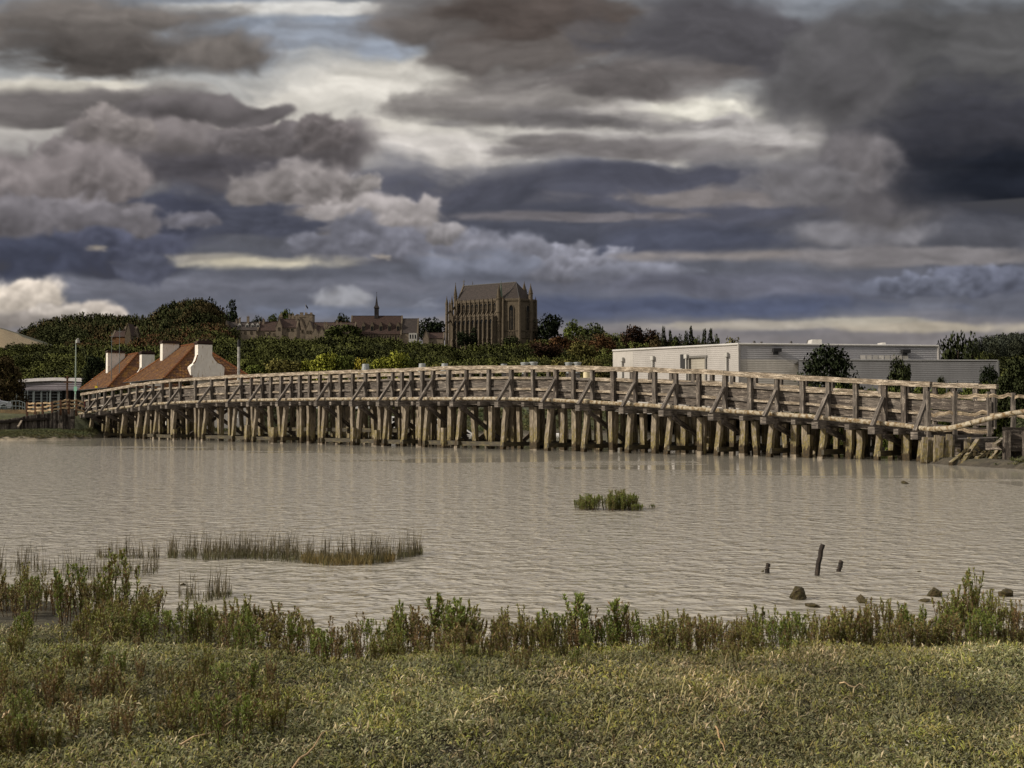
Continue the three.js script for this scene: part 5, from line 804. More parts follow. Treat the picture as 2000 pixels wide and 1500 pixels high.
{
  const p = P(147, 800, 125), L = base('street_lamp', [p.x, 0, p.z]); tag(L, 'tall pale green street lamp post with lantern at the left end of the bridge', 'lamp post'); const y = P(147, 664, 125).y; const g = new G(); g.bar(V(0, 2, 0), V(0, 4, 0), .13, .12, 8).bar(V(0, 4, 0), V(0, y, 0), .09, .06, 8); g.build('post', new THREE.MeshStandardMaterial({ color: 0x9aa89c, roughness: .6 }), L); const h = new G(); h.bar(V(0, y - .05, 0), V(.35, y + .12, .1), .05, .05, 6).bar(V(.22, y - .34, .06), V(.22, y + .02, .06), .26, .16, 8).bar(V(.22, y + .02, .06), V(.22, y + .2, .06), .17, .05, 8); h.build('lantern', M.white, L);
  const s = new G(); s.bar(V(.05, P(147, 770, 125).y, .1), V(.05, P(147, 759, 125).y, .1), .05, .05, 5).box(V(.05, P(147, 764, 125).y, .16), .34, .5, .05); const sm = s.build('sign_plate', new THREE.MeshStandardMaterial({ color: 0x8fc9b0, roughness: .5 }), L);
}
{ const D = 112, p = P(466, 740, D), y = P(466, 665, D).y, yb = P(466, 677, D).y, T = base('flue_pole', [p.x, 0, p.z]); tag(T, 'white pole with black top standing right of the nearer toll house', 'pole'); const g = new G(); g.bar(V(0, 1.8, 0), V(0, yb, 0), .135, .125, 10).bar(V(0, lerp(2, yb, .55), 0), V(0, lerp(2, yb, .56), 0), .15, .15, 10); g.build('pole', M.white, T); const k = new G(); k.bar(V(0, yb, 0), V(0, y, 0), .15, .15, 10).bar(V(0, y, 0), V(0, y + .12, 0), .10, .05, 8); k.build('cap', M.black, T); }
for (const [px, top, l] of [[217.5, 650, 'shorter of the two thin masts above the farther toll house'], [233, 640, 'taller of the two thin masts above the farther toll house']]) { const D = 142, p = P(px, 740, D), T = base('mast', [p.x, 0, p.z]); tag(T, l, 'mast'); const g = new G(), y = P(px, top, D).y; g.bar(V(0, 2, 0), V(0, y, 0), .055, .025, 6); g.build('pole', M.steel, T); const k = new G(); k.box(V(0, y - .5, 0), .5, .04, .04).box(V(0, y - 1.1, 0), .4, .04, .04); k.build('cross_arm', M.steel, T); }
{ const D = 126, p = P(131, 790, D), T = base('signpost', [p.x, 0, p.z]); tag(T, 'dark wooden post with short crosspiece beside the street lamp', 'post'); const g = new G(), y = P(131, 734, D).y; g.box(V(0, 1.9, 0), .16, y - 1.9, .16); g.build('post', M.brown, T); const k = new G(); k.box(V(.1, P(131, 748, D).y, .1), .9, .12, .08).box(V(0, y - .3, .1), .5, .08, .06); k.build('crosspiece', M.brown, T); }
{ const D = 112, p = P(190.5, 790, D), T = base('flag_marker', [p.x, 0, p.z]); tag(T, 'thin marker pole with small yellow plate above the left bridge rail', 'marker'); const g = new G(), y = P(190, 747, D).y; g.bar(V(0, 2, 0), V(0, y, 0), .03, .03, 6); g.build('pole', M.steel, T); const k = new G(); k.box(V(-.14, y - .55, .03), .26, .2, .03); k.build('plate', new THREE.MeshStandardMaterial({ color: 0xd8c020, roughness: .6 }), T); }
// far posts of the yard fence before the shed
{ const T = base('yard_fence', [0, 0, 0]); tag(T, 'tall thin-posted wire fence in front of the shed at far left', 'fence'); for (const px of [1, 15, 28, 41, 54, 67, 80, 92, 99, 116]) { const D = 140, p = P(px, 790, D), y = P(px, 762 + (px % 3) * 2, D).y, g = new G(); g.bar(V(p.x, 1.8, p.z), V(p.x, y, p.z), .05, .04, 6); g.build('post', M.steel, T); } const w = new G(); for (let i = 0; i < 8; i++) { const y = 2.4 + i * .38; w.bar(P(-20, 790, 140).setY(y), P(120, 790, 140).setY(y), .012, .012, 4, false); } w.build('wires', M.steel, T); }

// ---------------------------------------------------------------- vehicles parked behind the bridge, pale tubs, people
function car(name, label, px, D, turn, colour, van) {
  const p = P(px, 760, D), gy = height(p.x, p.z) + .02, C = base(name, [p.x, gy, p.z], turn); tag(C, label, van ? 'van' : 'car', undefined);
  const paint = new THREE.MeshPhysicalMaterial({ color: colour, roughness: .35, clearcoat: .8, clearcoatRoughness: .1 });
  const prof = van ? [[-2.5, .35], [2.35, .35], [2.5, .6], [2.45, 1.05], [1.75, 1.25], [1.1, 2.1], [-2.4, 2.2], [-2.5, 2.0]] : [[-2.1, .32], [2.0, .32], [2.12, .55], [2.05, .82], [1.1, .96], [.45, 1.42], [-.9, 1.46], [-1.7, 1.05], [-2.1, .98]];
  const sh = new THREE.Shape(prof.map(([x, y]) => new THREE.Vector2(x, y))); for (const x of [-1.3, 1.3]) { const h = new THREE.Path(); h.absarc(x, .34, .36, 0, 6.283, true); }
  const g = new THREE.ExtrudeGeometry(sh, { depth: van ? 1.7 : 1.5, bevelEnabled: true, bevelSize: .08, bevelThickness: .1, bevelSegments: 3 }); g.translate(0, 0, -(van ? .85 : .75)); add('body', g, paint, C);
  const w = van ? .96 : .86, win = van ? [[[1.0, 1.25], [1.6, 1.25], [1.1, 1.95], [.6, 1.95]], [[-.2, 1.3], [.8, 1.3], [.5, 1.95], [-.2, 1.95]]] : [[[.1, 1.0], [.95, 1.0], [.40, 1.36], [.1, 1.36]], [[-.75, 1.0], [0, 1.0], [0, 1.38], [-.75, 1.38]], [[-1.45, 1.05], [-.85, 1.0], [-.85, 1.36], [-1.0, 1.36]]];
  for (const q of win) for (const s of [-1, 1]) { const f = new G(), v = q.map(([x, y]) => V(x, y, s * w)); if (s > 0) f.quad(...v); else f.quad(v[3], v[2], v[1], v[0]); f.build('window', M.glassDark, C); }
  { const f = new G(), [a, b] = van ? [[1.82, 1.25], [1.2, 2.05]] : [[1.12, 1.0], [.52, 1.42]]; f.quad(V(a[0], a[1], -.7), V(a[0], a[1], .7), V(b[0], b[1], .62), V(b[0], b[1], -.62)); const m = f.build('windscreen', M.glassDark, C); m.position.set(.05, .05, 0); }
  for (const x of [-1.32, 1.32]) for (const s of [-1, 1]) { const t = new G(); t.bar(V(x, .32, s * (w - .16)), V(x, .32, s * (w + .03)), .33, .33, 16); const wh = t.build('wheel', M.black, C); const r = new G(); r.bar(V(x, .32, s * (w + .02)), V(x, .32, s * (w + .05)), .2, .18, 12); r.build('rim', M.steel, wh); }
  for (const s of [-1, 1]) { const h = new G(); h.box(V(van ? 2.5 : 2.1, .68, s * .6), .14, .16, .3); h.build('headlight', M.glassDark, C); }
  return C;
}
const WH = 0xdedede;
car('parked_van', 'white van parked behind the bridge, left of the first tub', 606, 132, .05, WH, true); car('parked_van', 'white van parked third from left behind the bridge rail', 690, 133, .02, WH, true); car('parked_van', 'white van half hidden behind the left-hand tub', 648, 134, 3.1, WH, true);
car('parked_car', 'white car parked just left of the second tub', 765, 122, .08, WH); car('parked_car', 'white car parked between the second and third tubs', 848, 122, 3.12, WH); car('parked_car', 'white car parked right of the third tub', 903, 121, .04, WH); car('parked_car', 'pale car parked left of the lone short tub', 962, 121, .02, 0xcfd2d4); car('parked_car', 'white car parked right of the first pair of tubs', 1075, 119, 3.1, WH);
car('parked_car', 'silver car at the far left edge behind the metal railing', -26, 112, .9, 0xb4bcc4);
const tubPts = [[0, 0], [.62, 0], [.66, .05], [.44, 1.12], [.46, 1.2], [.40, 1.22], [.36, 1.1], [0, 1.05]], tubUp = [[0, 0], [.36, 0], [.40, .04], [.58, 1.15], [.66, 1.2], [.66, 1.3], [.58, 1.32], [.52, 1.2], [0, 1.1]];
const tubM = new THREE.MeshStandardMaterial({ color: 0xb9c0c2, roughness: .6, map: rep(TEX.grit, 2, 2) });
const tubG = { a: new THREE.LatheGeometry(tubPts.map(([x, y]) => new THREE.Vector2(x, y)), 28), b: new THREE.LatheGeometry(tubUp.map(([x, y]) => new THREE.Vector2(x, y)), 28) };
for (const [px, top, w, k, l] of [[714, 711, 13.5, 'a', 'pale tub widening downwards, leftmost above the bridge rail'], [824.5, 710, 13, 'a', 'pale tub above the rail, second from the left'], [868.5, 710, 12.5, 'a', 'pale tub above the rail, third from the left'], [984, 711, 12, 'b', 'smallest pale tub, alone near the middle of the rail'], [1025, 708, 17, 'b', 'left tub of the first pair above the rail'], [1042, 707, 17, 'b', 'right tub of the first pair above the rail'], [1111, 708, 16, 'b', 'left tub of the second pair above the rail'], [1127.5, 707.5, 16, 'b', 'right tub of the second pair above the rail']]) {
  const D = 108, p = P(px, top, D), s = w / F * D / (k === 'a' ? .92 : 1.32), t = base('tub', [p.x, p.y - (k === 'a' ? 1.22 : 1.32) * s * 1.35, p.z]); tag(t, l, 'tub'); const m = add('shell', tubG[k], tubM, t); m.scale.set(s, s * 1.35, s);
  const st = new G(); st.box(V(0, -1.2, 0), .9 * s, 1.2, .9 * s).box(V(0, -.06, 0), 1.1 * s, .06, 1.1 * s); st.build('plinth', M.lead, t);
}
{ const p = P(1146, 740, 106), t = base('gas_bottle', [p.x, 2.1, p.z]); tag(t, 'short cream cylinder right of the second pair of tubs', 'cylinder'); const y = P(1146, 728, 106).y - 2.1, g = new G(); g.bar(V(0, 0, 0), V(0, y, 0), .34, .34, 14).bar(V(0, y, 0), V(0, y + .14, 0), .34, .16, 14); g.build('body', new THREE.MeshStandardMaterial({ color: 0xcfc4a0, roughness: .6 }), t); const c = new G(); c.bar(V(0, y + .12, 0), V(0, y + .28, 0), .07, .07, 8); c.build('valve', M.steel, t); }
// a person on the left end of the bridge, only head and shoulders above the boards
{
  const p = at(along(167, 3.2), 3.2, 0), gy = logY(along(167, 3.2)) - .1, R = base('person', [p.x, gy, p.z], .4); tag(R, 'person in a red top walking on the left end of the bridge', 'person');
  const pts = (a) => new THREE.LatheGeometry(a.map(([x, y]) => new THREE.Vector2(x, y)), 14);
  const body = mergeGeometries([pts([[0, .78], [.17, .80], [.18, 1.0], [.16, 1.12], [.20, 1.34], [.17, 1.42], [.07, 1.46], [.055, 1.53], [.08, 1.56], [.10, 1.64], [.095, 1.72], [.06, 1.77], [0, 1.78]]).scale(1, 1, .72), ...[-1, 1].map((s) => { const g = new G(); g.bar(V(s * .09, .82, 0), V(s * .10, .45, .04 * s), .085, .065, 8).bar(V(s * .10, .45, .04 * s), V(s * .11, .03, -.06 * s), .062, .045, 8).box(V(s * .11, 0, .03 - .06 * s), .09, .06, .24); return g.geo().toNonIndexed ? g.geo() : g.geo(); })].map((g) => { const q = g.index ? g.toNonIndexed() : g; q.deleteAttribute('uv'); return q; }));
  add('body', body, new THREE.MeshStandardMaterial({ color: 0x8a6a58, roughness: .9 }), R);
  const top = pts([[.19, .86], [.195, 1.02], [.178, 1.14], [.225, 1.34], [.18, 1.44], [.08, 1.47]]); top.scale(1, 1, .76); add('jumper', top, new THREE.MeshStandardMaterial({ color: 0xa02038, roughness: .9, side: THREE.DoubleSide }), R);
  for (const s of [-1, 1]) { const g = new G(); g.bar(V(s * .22, 1.36, 0), V(s * .27, 1.08, .02), .06, .05, 8).bar(V(s * .27, 1.08, .02), V(s * .25, .84, .10), .05, .035, 8); g.build('sleeve', new THREE.MeshStandardMaterial({ color: 0xa02038, roughness: .9 }), R); }
  const hair = pts([[.105, 1.62], [.112, 1.70], [.085, 1.78], [0, 1.80]]); add('hair', hair, M.black, R);
}
// ---------------------------------------------------------------- fences
const SID = (a, b) => V(b.z - a.z, 0, a.x - b.x).normalize();
{ // cleft rail fence on the left bank, up to the bridge
  const Fn = base('rail_fence', [0, 0, 0]); tag(Fn, 'three-rail pale cleft fence on brown posts at the left end of the bridge', 'fence');
  const ps = [[53, 785, 806, 101], [69, 787, 806, 100.6], [83.5, 786, 805, 100.4], [102, 784.5, 803, 100.2], [118.5, 781.5, 800, 100.4], [134.5, 780, 798, 101], [149, 780, 802, 102], [163, 784, 808, 103.4]].map(([x, a, b, D]) => [P(x, a, D), P(x, b, D)]);
  ps.forEach(([a, b], i) => { if (i < 7) add('post', timber(b.clone().setY(b.y - .5), a, .16, .16, { wob: .02, seg: 2 }), M.brown, Fn); });
  for (let i = 0; i < ps.length - 1; i++) for (const f of [.10, .46, .84]) { const a = ps[i][0].clone().lerp(ps[i][1], f + (RND() - .5) * .04), b = ps[i + 1][0].clone().lerp(ps[i + 1][1], f + (RND() - .5) * .04); add('rail', timber(a, b, .09, .15, { wob: .07, seg: 3 }), M.cut, Fn); }
}
{ // cleft rail fence on the right bank
  const Fn = base('rail_fence', [0, 0, 0]); tag(Fn, 'weathered cleft rail fence on the right bank beyond the bridge end', 'fence');
  const ps = [[1813, 764, 830, 48.2], [1865, 764, 823, 47.8], [1931, 765, 815, 47.2], [1978.5, 767, 803, 46.8], [2030, 768, 800, 46.4], [2085, 768, 800, 46.0]].map(([x, a, b, D]) => [P(x, a, D), P(x, b, D)]);
  ps.forEach(([a, b]) => add('post', timber(b.clone().setY(b.y - .8), a, .15, .17, { wob: .025, seg: 3 }), M.post, Fn));
  for (let i = 0; i < ps.length - 1; i++) for (const h of [.18, .93, 1.62]) { if (i > 1 && h > 1.5) continue; const a = ps[i][0].clone(), b = ps[i + 1][0].clone(); a.y -= h + (RND() - .5) * .1; b.y -= h + (RND() - .5) * .1; add('rail', timber(a, b, .09, .15, { wob: .10, seg: 5 }), M.silver, Fn); }
  const k = P(1943, 770, 53.5), kb = P(1943, 812, 53.5); add('post', timber(kb, k, .15, .17, { wob: .02 }), M.post, Fn);
}
{ // bowed metal railing at the far left
  const R = base('metal_railing', [0, 0, 0]); tag(R, 'pale blue-grey metal railing with bowed top at the far left edge', 'railing'); const D = 106, pts = [[-30, 798], [0, 792], [23, 783.5], [38, 783], [49, 787]].map(([x, y]) => P(x, y, D)), mid = [[-30, 802], [5, 794], [24, 793], [38, 793.5], [49, 797]].map(([x, y]) => P(x, y, D));
  for (const [list, nm] of [[pts, 'top_rail'], [mid, 'mid_rail']]) { const g = new G(); for (let i = 0; i < list.length - 1; i++) g.bar(list[i], list[i + 1], .035, .035, 6); g.build(nm, M.steel, R); }
  for (const x of [-20, -10, 2, 12, 24, 31, 38, 44, 49]) { const t = table([[-30, 798], [0, 792], [23, 783.5], [38, 783], [49, 787]])(x), g = new G(); g.bar(P(x, 801, D), P(x, t, D), .03, .03, 6); g.build('upright', M.steel, R); }
}
// ---------------------------------------------------------------- left bank: sheet of upright boards, strut, kerb wall
{
  const W = base('board_wall', [0, 0, 0]); tag(W, 'grey upright-board retaining wall on the left bank running to the bridge', 'retaining wall');
  const top = table([[-60, 822], [0, 820], [40, 814.5], [60, 810], [100, 806], [118, 800], [143, 799], [146, 800]]), bot = table([[-60, 836], [0, 836], [40, 838], [80, 838], [100, 841], [146, 843]]), dep = (px) => shoreFar(px) + 6.5;
  for (let px = -60, i = 0; px < 145.5; px += 2.05 + RND() * .5, i++) { const D = dep(px), a = P(px, bot(px) + 2, D), b = P(px + RND() * .3, top(px) + RND() * 1.2, D); a.z += RND() * .05; add('board', timber(a.setY(a.y - .4), b, .115, .07, { wob: .015, seg: 2 }), RND() < .45 ? M.post : RND() < .5 ? M.board : M.dark, W); }
  const w = [[-60, 827], [0, 825], [40, 821], [90, 817.5], [146, 815]].map(([x, y]) => P(x, y, dep(x) - .12)); for (let i = 0; i < 4; i++) add('waling', timber(w[i], w[i + 1], .12, .2, { seg: 2 }), M.dark, W);
  const s0 = P(35, 834, 97.2), s1 = P(42, 822, 98.9); add('strut', timber(s0, s1, .14, .14, { seg: 1 }), M.pale, W);
  const c = new G(); c.box(P(-2, 812, 103).setY(1.6), 7.2, P(0, 800, 103).y - 1.6, .3, .05); c.build('kerb_wall', rough(TEX.grit, 3, 3, { color: 0xa08a66 }), W);
}
// ---------------------------------------------------------------- right bank: upright planks, props, broken revetment, stones
{
  const W = base('plank_revetment', [0, 0, 0]); tag(W, 'broken timber revetment of upright planks and leaning props below the right bridge end', 'revetment');
  const add2 = (x0, y0, x1, y1, D0, D1, w, h, m, nm) => add(nm, timber(P(x0, y0, D0), P(x1, y1, D1), w, h, { wob: .02, seg: 3, pileUV: m === M.pile, lift: .35 }), m, W);
  for (const [x, t, b, w, D] of [[1803, 860, 906, .16, 47.9], [1806.5, 854, 907, .22, 47.5], [1814, 855, 906, .26, 47.7], [1821, 856, 906, .2, 47.7], [1825.5, 855, 906, .16, 47.6], [1830, 850, 907, .2, 47.2], [1838, 852, 906, .2, 47.5], [1846, 853, 905, .22, 47.6], [1854, 848, 906, .24, 47.4], [1859, 860, 905, .2, 47.6], [1888, 858, 896, .22, 47.5], [1893, 854, 890, .14, 47.6]]) add2(x - (1890 - x > 20 ? 2.5 : -1), b + 6, x, t, D - .25, D, w, w * .55, M.pile, 'plank');
  for (const [x0, y0, x1, y1, w] of [[1875, 911, 1911, 858, .17], [1856, 906, 1882, 886, .14], [1907, 896, 1926, 882, .14], [1926, 908, 1964, 860, .15], [1983, 904, 2000, 874, .13], [1942, 870, 1958, 858, .16]]) add2(x0, y0, x1, y1, 45.4, 46.9, w, .14, M.pile, 'prop');
  for (const [x0, x1, y, h, D] of [[1958, 2060, 842, .34, 46.0], [1962, 2060, 856, .42, 45.9], [1965, 2060, 872, .36, 45.9], [1965, 2060, 887, .36, 46], [1926, 1960, 872, .3, 46.6], [1806, 1940, 842, .3, 48.3]]) add('wall_board', timber(P(x0, y, D), P(x1, y + (h > .4 ? 2 : 0), D - .6), .12, h, { wob: .03, seg: 3 }), y > 880 ? M.dark : M.board, W);
  for (const x of [1966, 2003]) add('post', timber(P(x, 905, 45.6), P(x, 842, 45.6), .24, .24, { wob: .03 }), M.board, W);
  add('post', timber(P(1880, 905, 47.5), P(1880, 862, 47.6), .12, .14, {}), M.dark, W);
}
const rockM = new THREE.MeshStandardMaterial({ color: 0xa09674, roughness: .95, map: rep(TEX.flint, .8, .8), bumpMap: rep(TEX.bump, .5, .5), bumpScale: .02, vertexColors: true });
function rockGeo(seed, sx, sy, sz) {
  const r = rng(seed), g = new THREE.IcosahedronGeometry(1, 3), p = g.attributes.position, c = [], planes = [...Array(7)].map(() => [V(r() - .5, r() - .35, r() - .5).normalize(), .42 + r() * .25]), v = new THREE.Vector3();
  for (let i = 0; i < p.count; i++) { v.fromBufferAttribute(p, i); for (const [n, d] of planes) { const k = v.dot(n) - d; if (k > 0) v.addScaledVector(n, -k * .92); } const q = 1 + .26 * noise(v.x * 2 + seed, v.y * 2 + v.z * 2) + .09 * noise(v.x * 7 + seed, v.y * 7 + v.z * 5); v.multiplyScalar(q); const moss = sstep(.0, .3, noise(v.x * 3 + seed, v.z * 3 + v.y) + .25); c.push(lerp(1, .62, moss), lerp(1, .72, moss), lerp(1, .34, moss)); p.setXYZ(i, v.x * sx, v.y * sy, v.z * sz); }
  const uv = []; for (let i = 0; i < p.count; i++) uv.push(p.getX(i) + p.getZ(i) * .6, p.getY(i) + p.getZ(i) * .5); g.setAttribute('uv', new THREE.Float32BufferAttribute(uv, 2)); g.setAttribute('color', new THREE.Float32BufferAttribute(c, 3)); g.computeVertexNormals(); return g;
}
for (const [x, y, w, h, l] of [[1562, 1171, 33, 24, 'squarish mossy rock in the shallows below the three stakes'], [1686, 1178, 26, 18, 'low mossy rock right of the squarish one'], [1589, 1186, 32, 9, 'flat dark rock awash just below the squarish one'], [1828, 1166, 27, 22, 'rounded pale mossy rock among the plants toward the right'], [1808, 1176, 26, 9, 'flat stone awash beside the rounded mossy rock'], [1968, 1166, 28, 20, 'mossy rock by the water at the right edge'], [1768, 945, 20, 7, 'small dark rock far out in the river at right'], [1490, 1117, 8, 4, 'tiny stone beside the leftmost stake'], [1797, 1117, 8, 3, 'tiny dark stone breaking the water right of the stakes'], [1939, 1152, 9, 3, 'sliver of stone showing left of the right edge rock'], [600, 1220, 28, 10, 'half-hidden pale stone among the plants left of centre'], [356, 1144, 13, 6, 'small reddish stone beside the little grass clump in the water']]) {
  const p = onWater(x, y), s = -p.z / F, o = add('rock', rockGeo(x * 7 + 3, w * s * .56, h * s * .72, w * s * .5), rockM); o.position.set(p.x, h * s * .26, p.z - w * s * .3); o.rotation.y = x; tag(o, l, 'rock');
}
{ const r = rng(9), T = new THREE.InstancedMesh(rockGeo(5, 1, .8, 1), rockM, 80), m = new THREE.Matrix4(), q = new THREE.Quaternion(); for (let i = 0; i < 80; i++) { const x = 1872 + r() * 90 * (.3 + r()), p = P(x, 900, 45.6 + r() * 1.4), s = .03 + r() * .09; q.setFromEuler(new THREE.Euler(r() * 6, r() * 6, r() * 6)); m.compose(V(p.x, height(p.x, p.z) + s * .3 + r() * .35, p.z), q, V(s, s, s)); T.setMatrixAt(i, m); } T.name = 'rubble'; T.castShadow = T.receiveShadow = true; scene.add(T); tag(T, 'loose stones and rubble behind the broken revetment on the right bank', 'rubble', null, 'stuff'); }
// stakes standing in the water
for (const [x0, y0, x1, y1, w, l] of [[1497, 1119, 1501, 1100, 9, 'short stump of a stake, leftmost of the three in the water'], [1594, 1124, 1607, 1063, 9.5, 'tall leaning stake in the water, middle of three'], [1638, 1116, 1643, 1095, 9, 'short leaning stump of a stake right of the tall one']]) {
  const a = onWater(x0, y0), s = -a.z / F, b = P(x1, y1, -a.z), t = base('stake', [a.x, 0, a.z]); tag(t, l, 'stake'); const g = new G(), d = b.clone().sub(a), n = 5, rr = w * s / 2; for (let i = 0; i < n; i++) { const j = (k) => V(d.x, d.y, d.z).multiplyScalar(k / n).add(V(noise(k * .9 + x0, .3) * .02, 0, 0)); g.bar(i ? j(i) : V(-d.x * .4, -.35, 0), j(i + 1), rr * (1.06 - i * .02), rr * (1.04 - i * .02), 9, i === n - 1); } g.build('shaft', rough(TEX.dark, .5, .3, { color: 0xffffff }), t);
}

// ---------------------------------------------------------------- foreground: leaf mat, fleshy shore plants, cord grass, sticks
function leafBatch() { return { p: [], n: [], c: [] }; }
function leaf(B, a, dir, side, L, w, col, bend = .2) {            // a folded, slightly bent leaf: two halves along the rib
  const t = a.clone().addScaledVector(dir, L).add(V(0, -L * bend, 0)), m = a.clone().addScaledVector(dir, L * .45).add(V(0, L * .04, 0)), up = side.clone().cross(dir).normalize();
  const l = m.clone().addScaledVector(side, w).addScaledVector(up, w * .35), r = m.clone().addScaledVector(side, -w).addScaledVector(up, w * .35);
  for (const [x, y, z] of [[a, r, l], [l, r, t]]) { const nn = y.clone().sub(x).cross(z.clone().sub(x)).normalize(); for (const v of [x, y, z]) { B.p.push(v.x, v.y, v.z); B.n.push(nn.x, nn.y, nn.z); B.c.push(...col); } }
}
function batchGeo(B) { const g = new THREE.BufferGeometry(); g.setAttribute('position', new THREE.Float32BufferAttribute(B.p, 3)); g.setAttribute('normal', new THREE.Float32BufferAttribute(B.n, 3)); g.setAttribute('color', new THREE.Float32BufferAttribute(B.c, 3)); return g; }
const plantM = new THREE.MeshPhysicalMaterial({ vertexColors: true, roughness: .75, side: THREE.DoubleSide, transmission: .25, thickness: 0 });
const matM = new THREE.MeshStandardMaterial({ vertexColors: true, roughness: .8, side: THREE.DoubleSide });
function tuft(seed, n, cols, Lm, wm, R, H, flat) {
  const r = rng(seed), B = leafBatch();
  for (let i = 0; i < n; i++) { const a = r() * 6.283, q = Math.sqrt(r()) * R, el = flat + (1.2 - flat) * r(), d = V(Math.cos(a) * Math.cos(el), Math.sin(el), Math.sin(a) * Math.cos(el)), s = V(0, 1, 0).cross(d).normalize().applyAxisAngle(d, (r() - .5) * 1.6), b = r() * 6.283, c = cols[Math.floor(r() * cols.length)], k = .7 + .6 * r(); leaf(B, V(Math.cos(b) * q, H * (.25 + .75 * r()), Math.sin(b) * q), d, s, Lm * (.6 + .8 * r()), wm * (.7 + .6 * r()), c.map((v) => v * k), .1 + r() * .3); }
  return batchGeo(B);
}
const PUR = [[.205, .198, .088], [.165, .168, .066], [.255, .240, .130], [.135, .140, .042], [.225, .19, .080], [.175, .182, .105]], OLV = [[.205, .215, .036], [.24, .225, .048], [.165, .185, .030], [.215, .175, .05]], STRAW = [[.40, .33, .20], [.34, .27, .15], [.46, .40, .27], [.24, .18, .09]];
const TUFTS = [tuft(1, 44, PUR, .027, .0034, .075, .05, .3), tuft(2, 44, PUR, .032, .0035, .08, .06, .45), tuft(3, 36, [...PUR, STRAW[0], STRAW[2], [.36, .34, .25]], .026, .0036, .075, .045, .15), tuft(4, 22, STRAW, .05, .0026, .09, .05, -.05), tuft(5, 32, OLV, .034, .0032, .07, .07, .4), tuft(6, 9, [[.26, .25, .10], [.32, .28, .14], [.2, .2, .07]], .14, .0016, .05, .03, .6), tuft(7, 3, [[.50, .46, .36], [.42, .34, .18], [.48, .44, .34]], .016, .0036, .10, .06, .1)];
{
  const r = rng(31), lists = TUFTS.map(() => []), N = 22500, q = new THREE.Quaternion(), e = new THREE.Euler();
  for (let i = 0; i < N; i++) {
    const D = 3.6 + 6.4 * Math.pow(r(), .85), px = -260 + 2520 * r(), x = (px - 1000) / F * D, z = -D, e0 = shoreNear(px) - D; if (e0 < .12 || (e0 < 1.0 && r() < .5) || (D > 8.2 && r() < .55)) continue;
    const y = height(x, z), pat = fbm(x * .9 + 3, z * .9, 3), pat2 = noise(x * 2.2 + 9, z * 2.2), pat3 = noise(x * .45 + 4, z * .6 + 7);
    let k = r() < .5 ? 0 : 1; if (r() < .22) k = 2; if (r() < .035 + .16 * sstep(.1, .4, pat2 + pat3 * .5)) k = 3; if (r() < .12 + .55 * sstep(1.9, .6, e0) + .45 * sstep(0, -.4, pat) * sstep(1100, 300, px)) k = 4; if (r() < .022 + .05 * sstep(.15, .4, pat3)) k = 5; if (r() < .012) k = 6;
    const s = .75 + .55 * r(); e.set((r() - .5) * .5, r() * 6.283, (r() - .5) * .5); q.setFromEuler(e);
    const tone = .84 + .6 * pat + .35 * pat2, warm = 1 + .12 * pat3;
    lists[k].push([new THREE.Matrix4().compose(V(x, y - .01 + .06 * Math.max(0, pat + .2), z), q, V(s, s * (k === 4 ? 1.15 : 1), s)), new THREE.Color().setRGB(tone * warm, tone, tone * (.92 + .1 * r()))]);
  }
  ['ground_cover', 'ground_cover', 'ground_cover', 'dry_straw', 'ground_cover', 'long_grass', 'fallen_leaves'].forEach((nm, k) => { const L = lists[k], im = new THREE.InstancedMesh(TUFTS[k], matM, L.length); L.forEach(([m, c], i) => { im.setMatrixAt(i, m); im.setColorAt(i, c); }); im.name = numbered(nm); im.castShadow = im.receiveShadow = true; scene.add(im); tag(im, ['low grey-green leaf mat covering the near bank', 'taller grey-green leaves in the mat on the near bank', 'pale mixed leaves scattered through the near bank mat', 'dry straw lying on the near bank', 'olive growth in the mat along the water side', 'thin long grass blades standing out of the near bank mat', 'pale fallen leaves and shell bits scattered on the mat'][k], k === 3 ? 'straw' : k === 6 ? 'litter' : k === 5 ? 'grass' : 'ground cover', null, 'stuff'); });
}
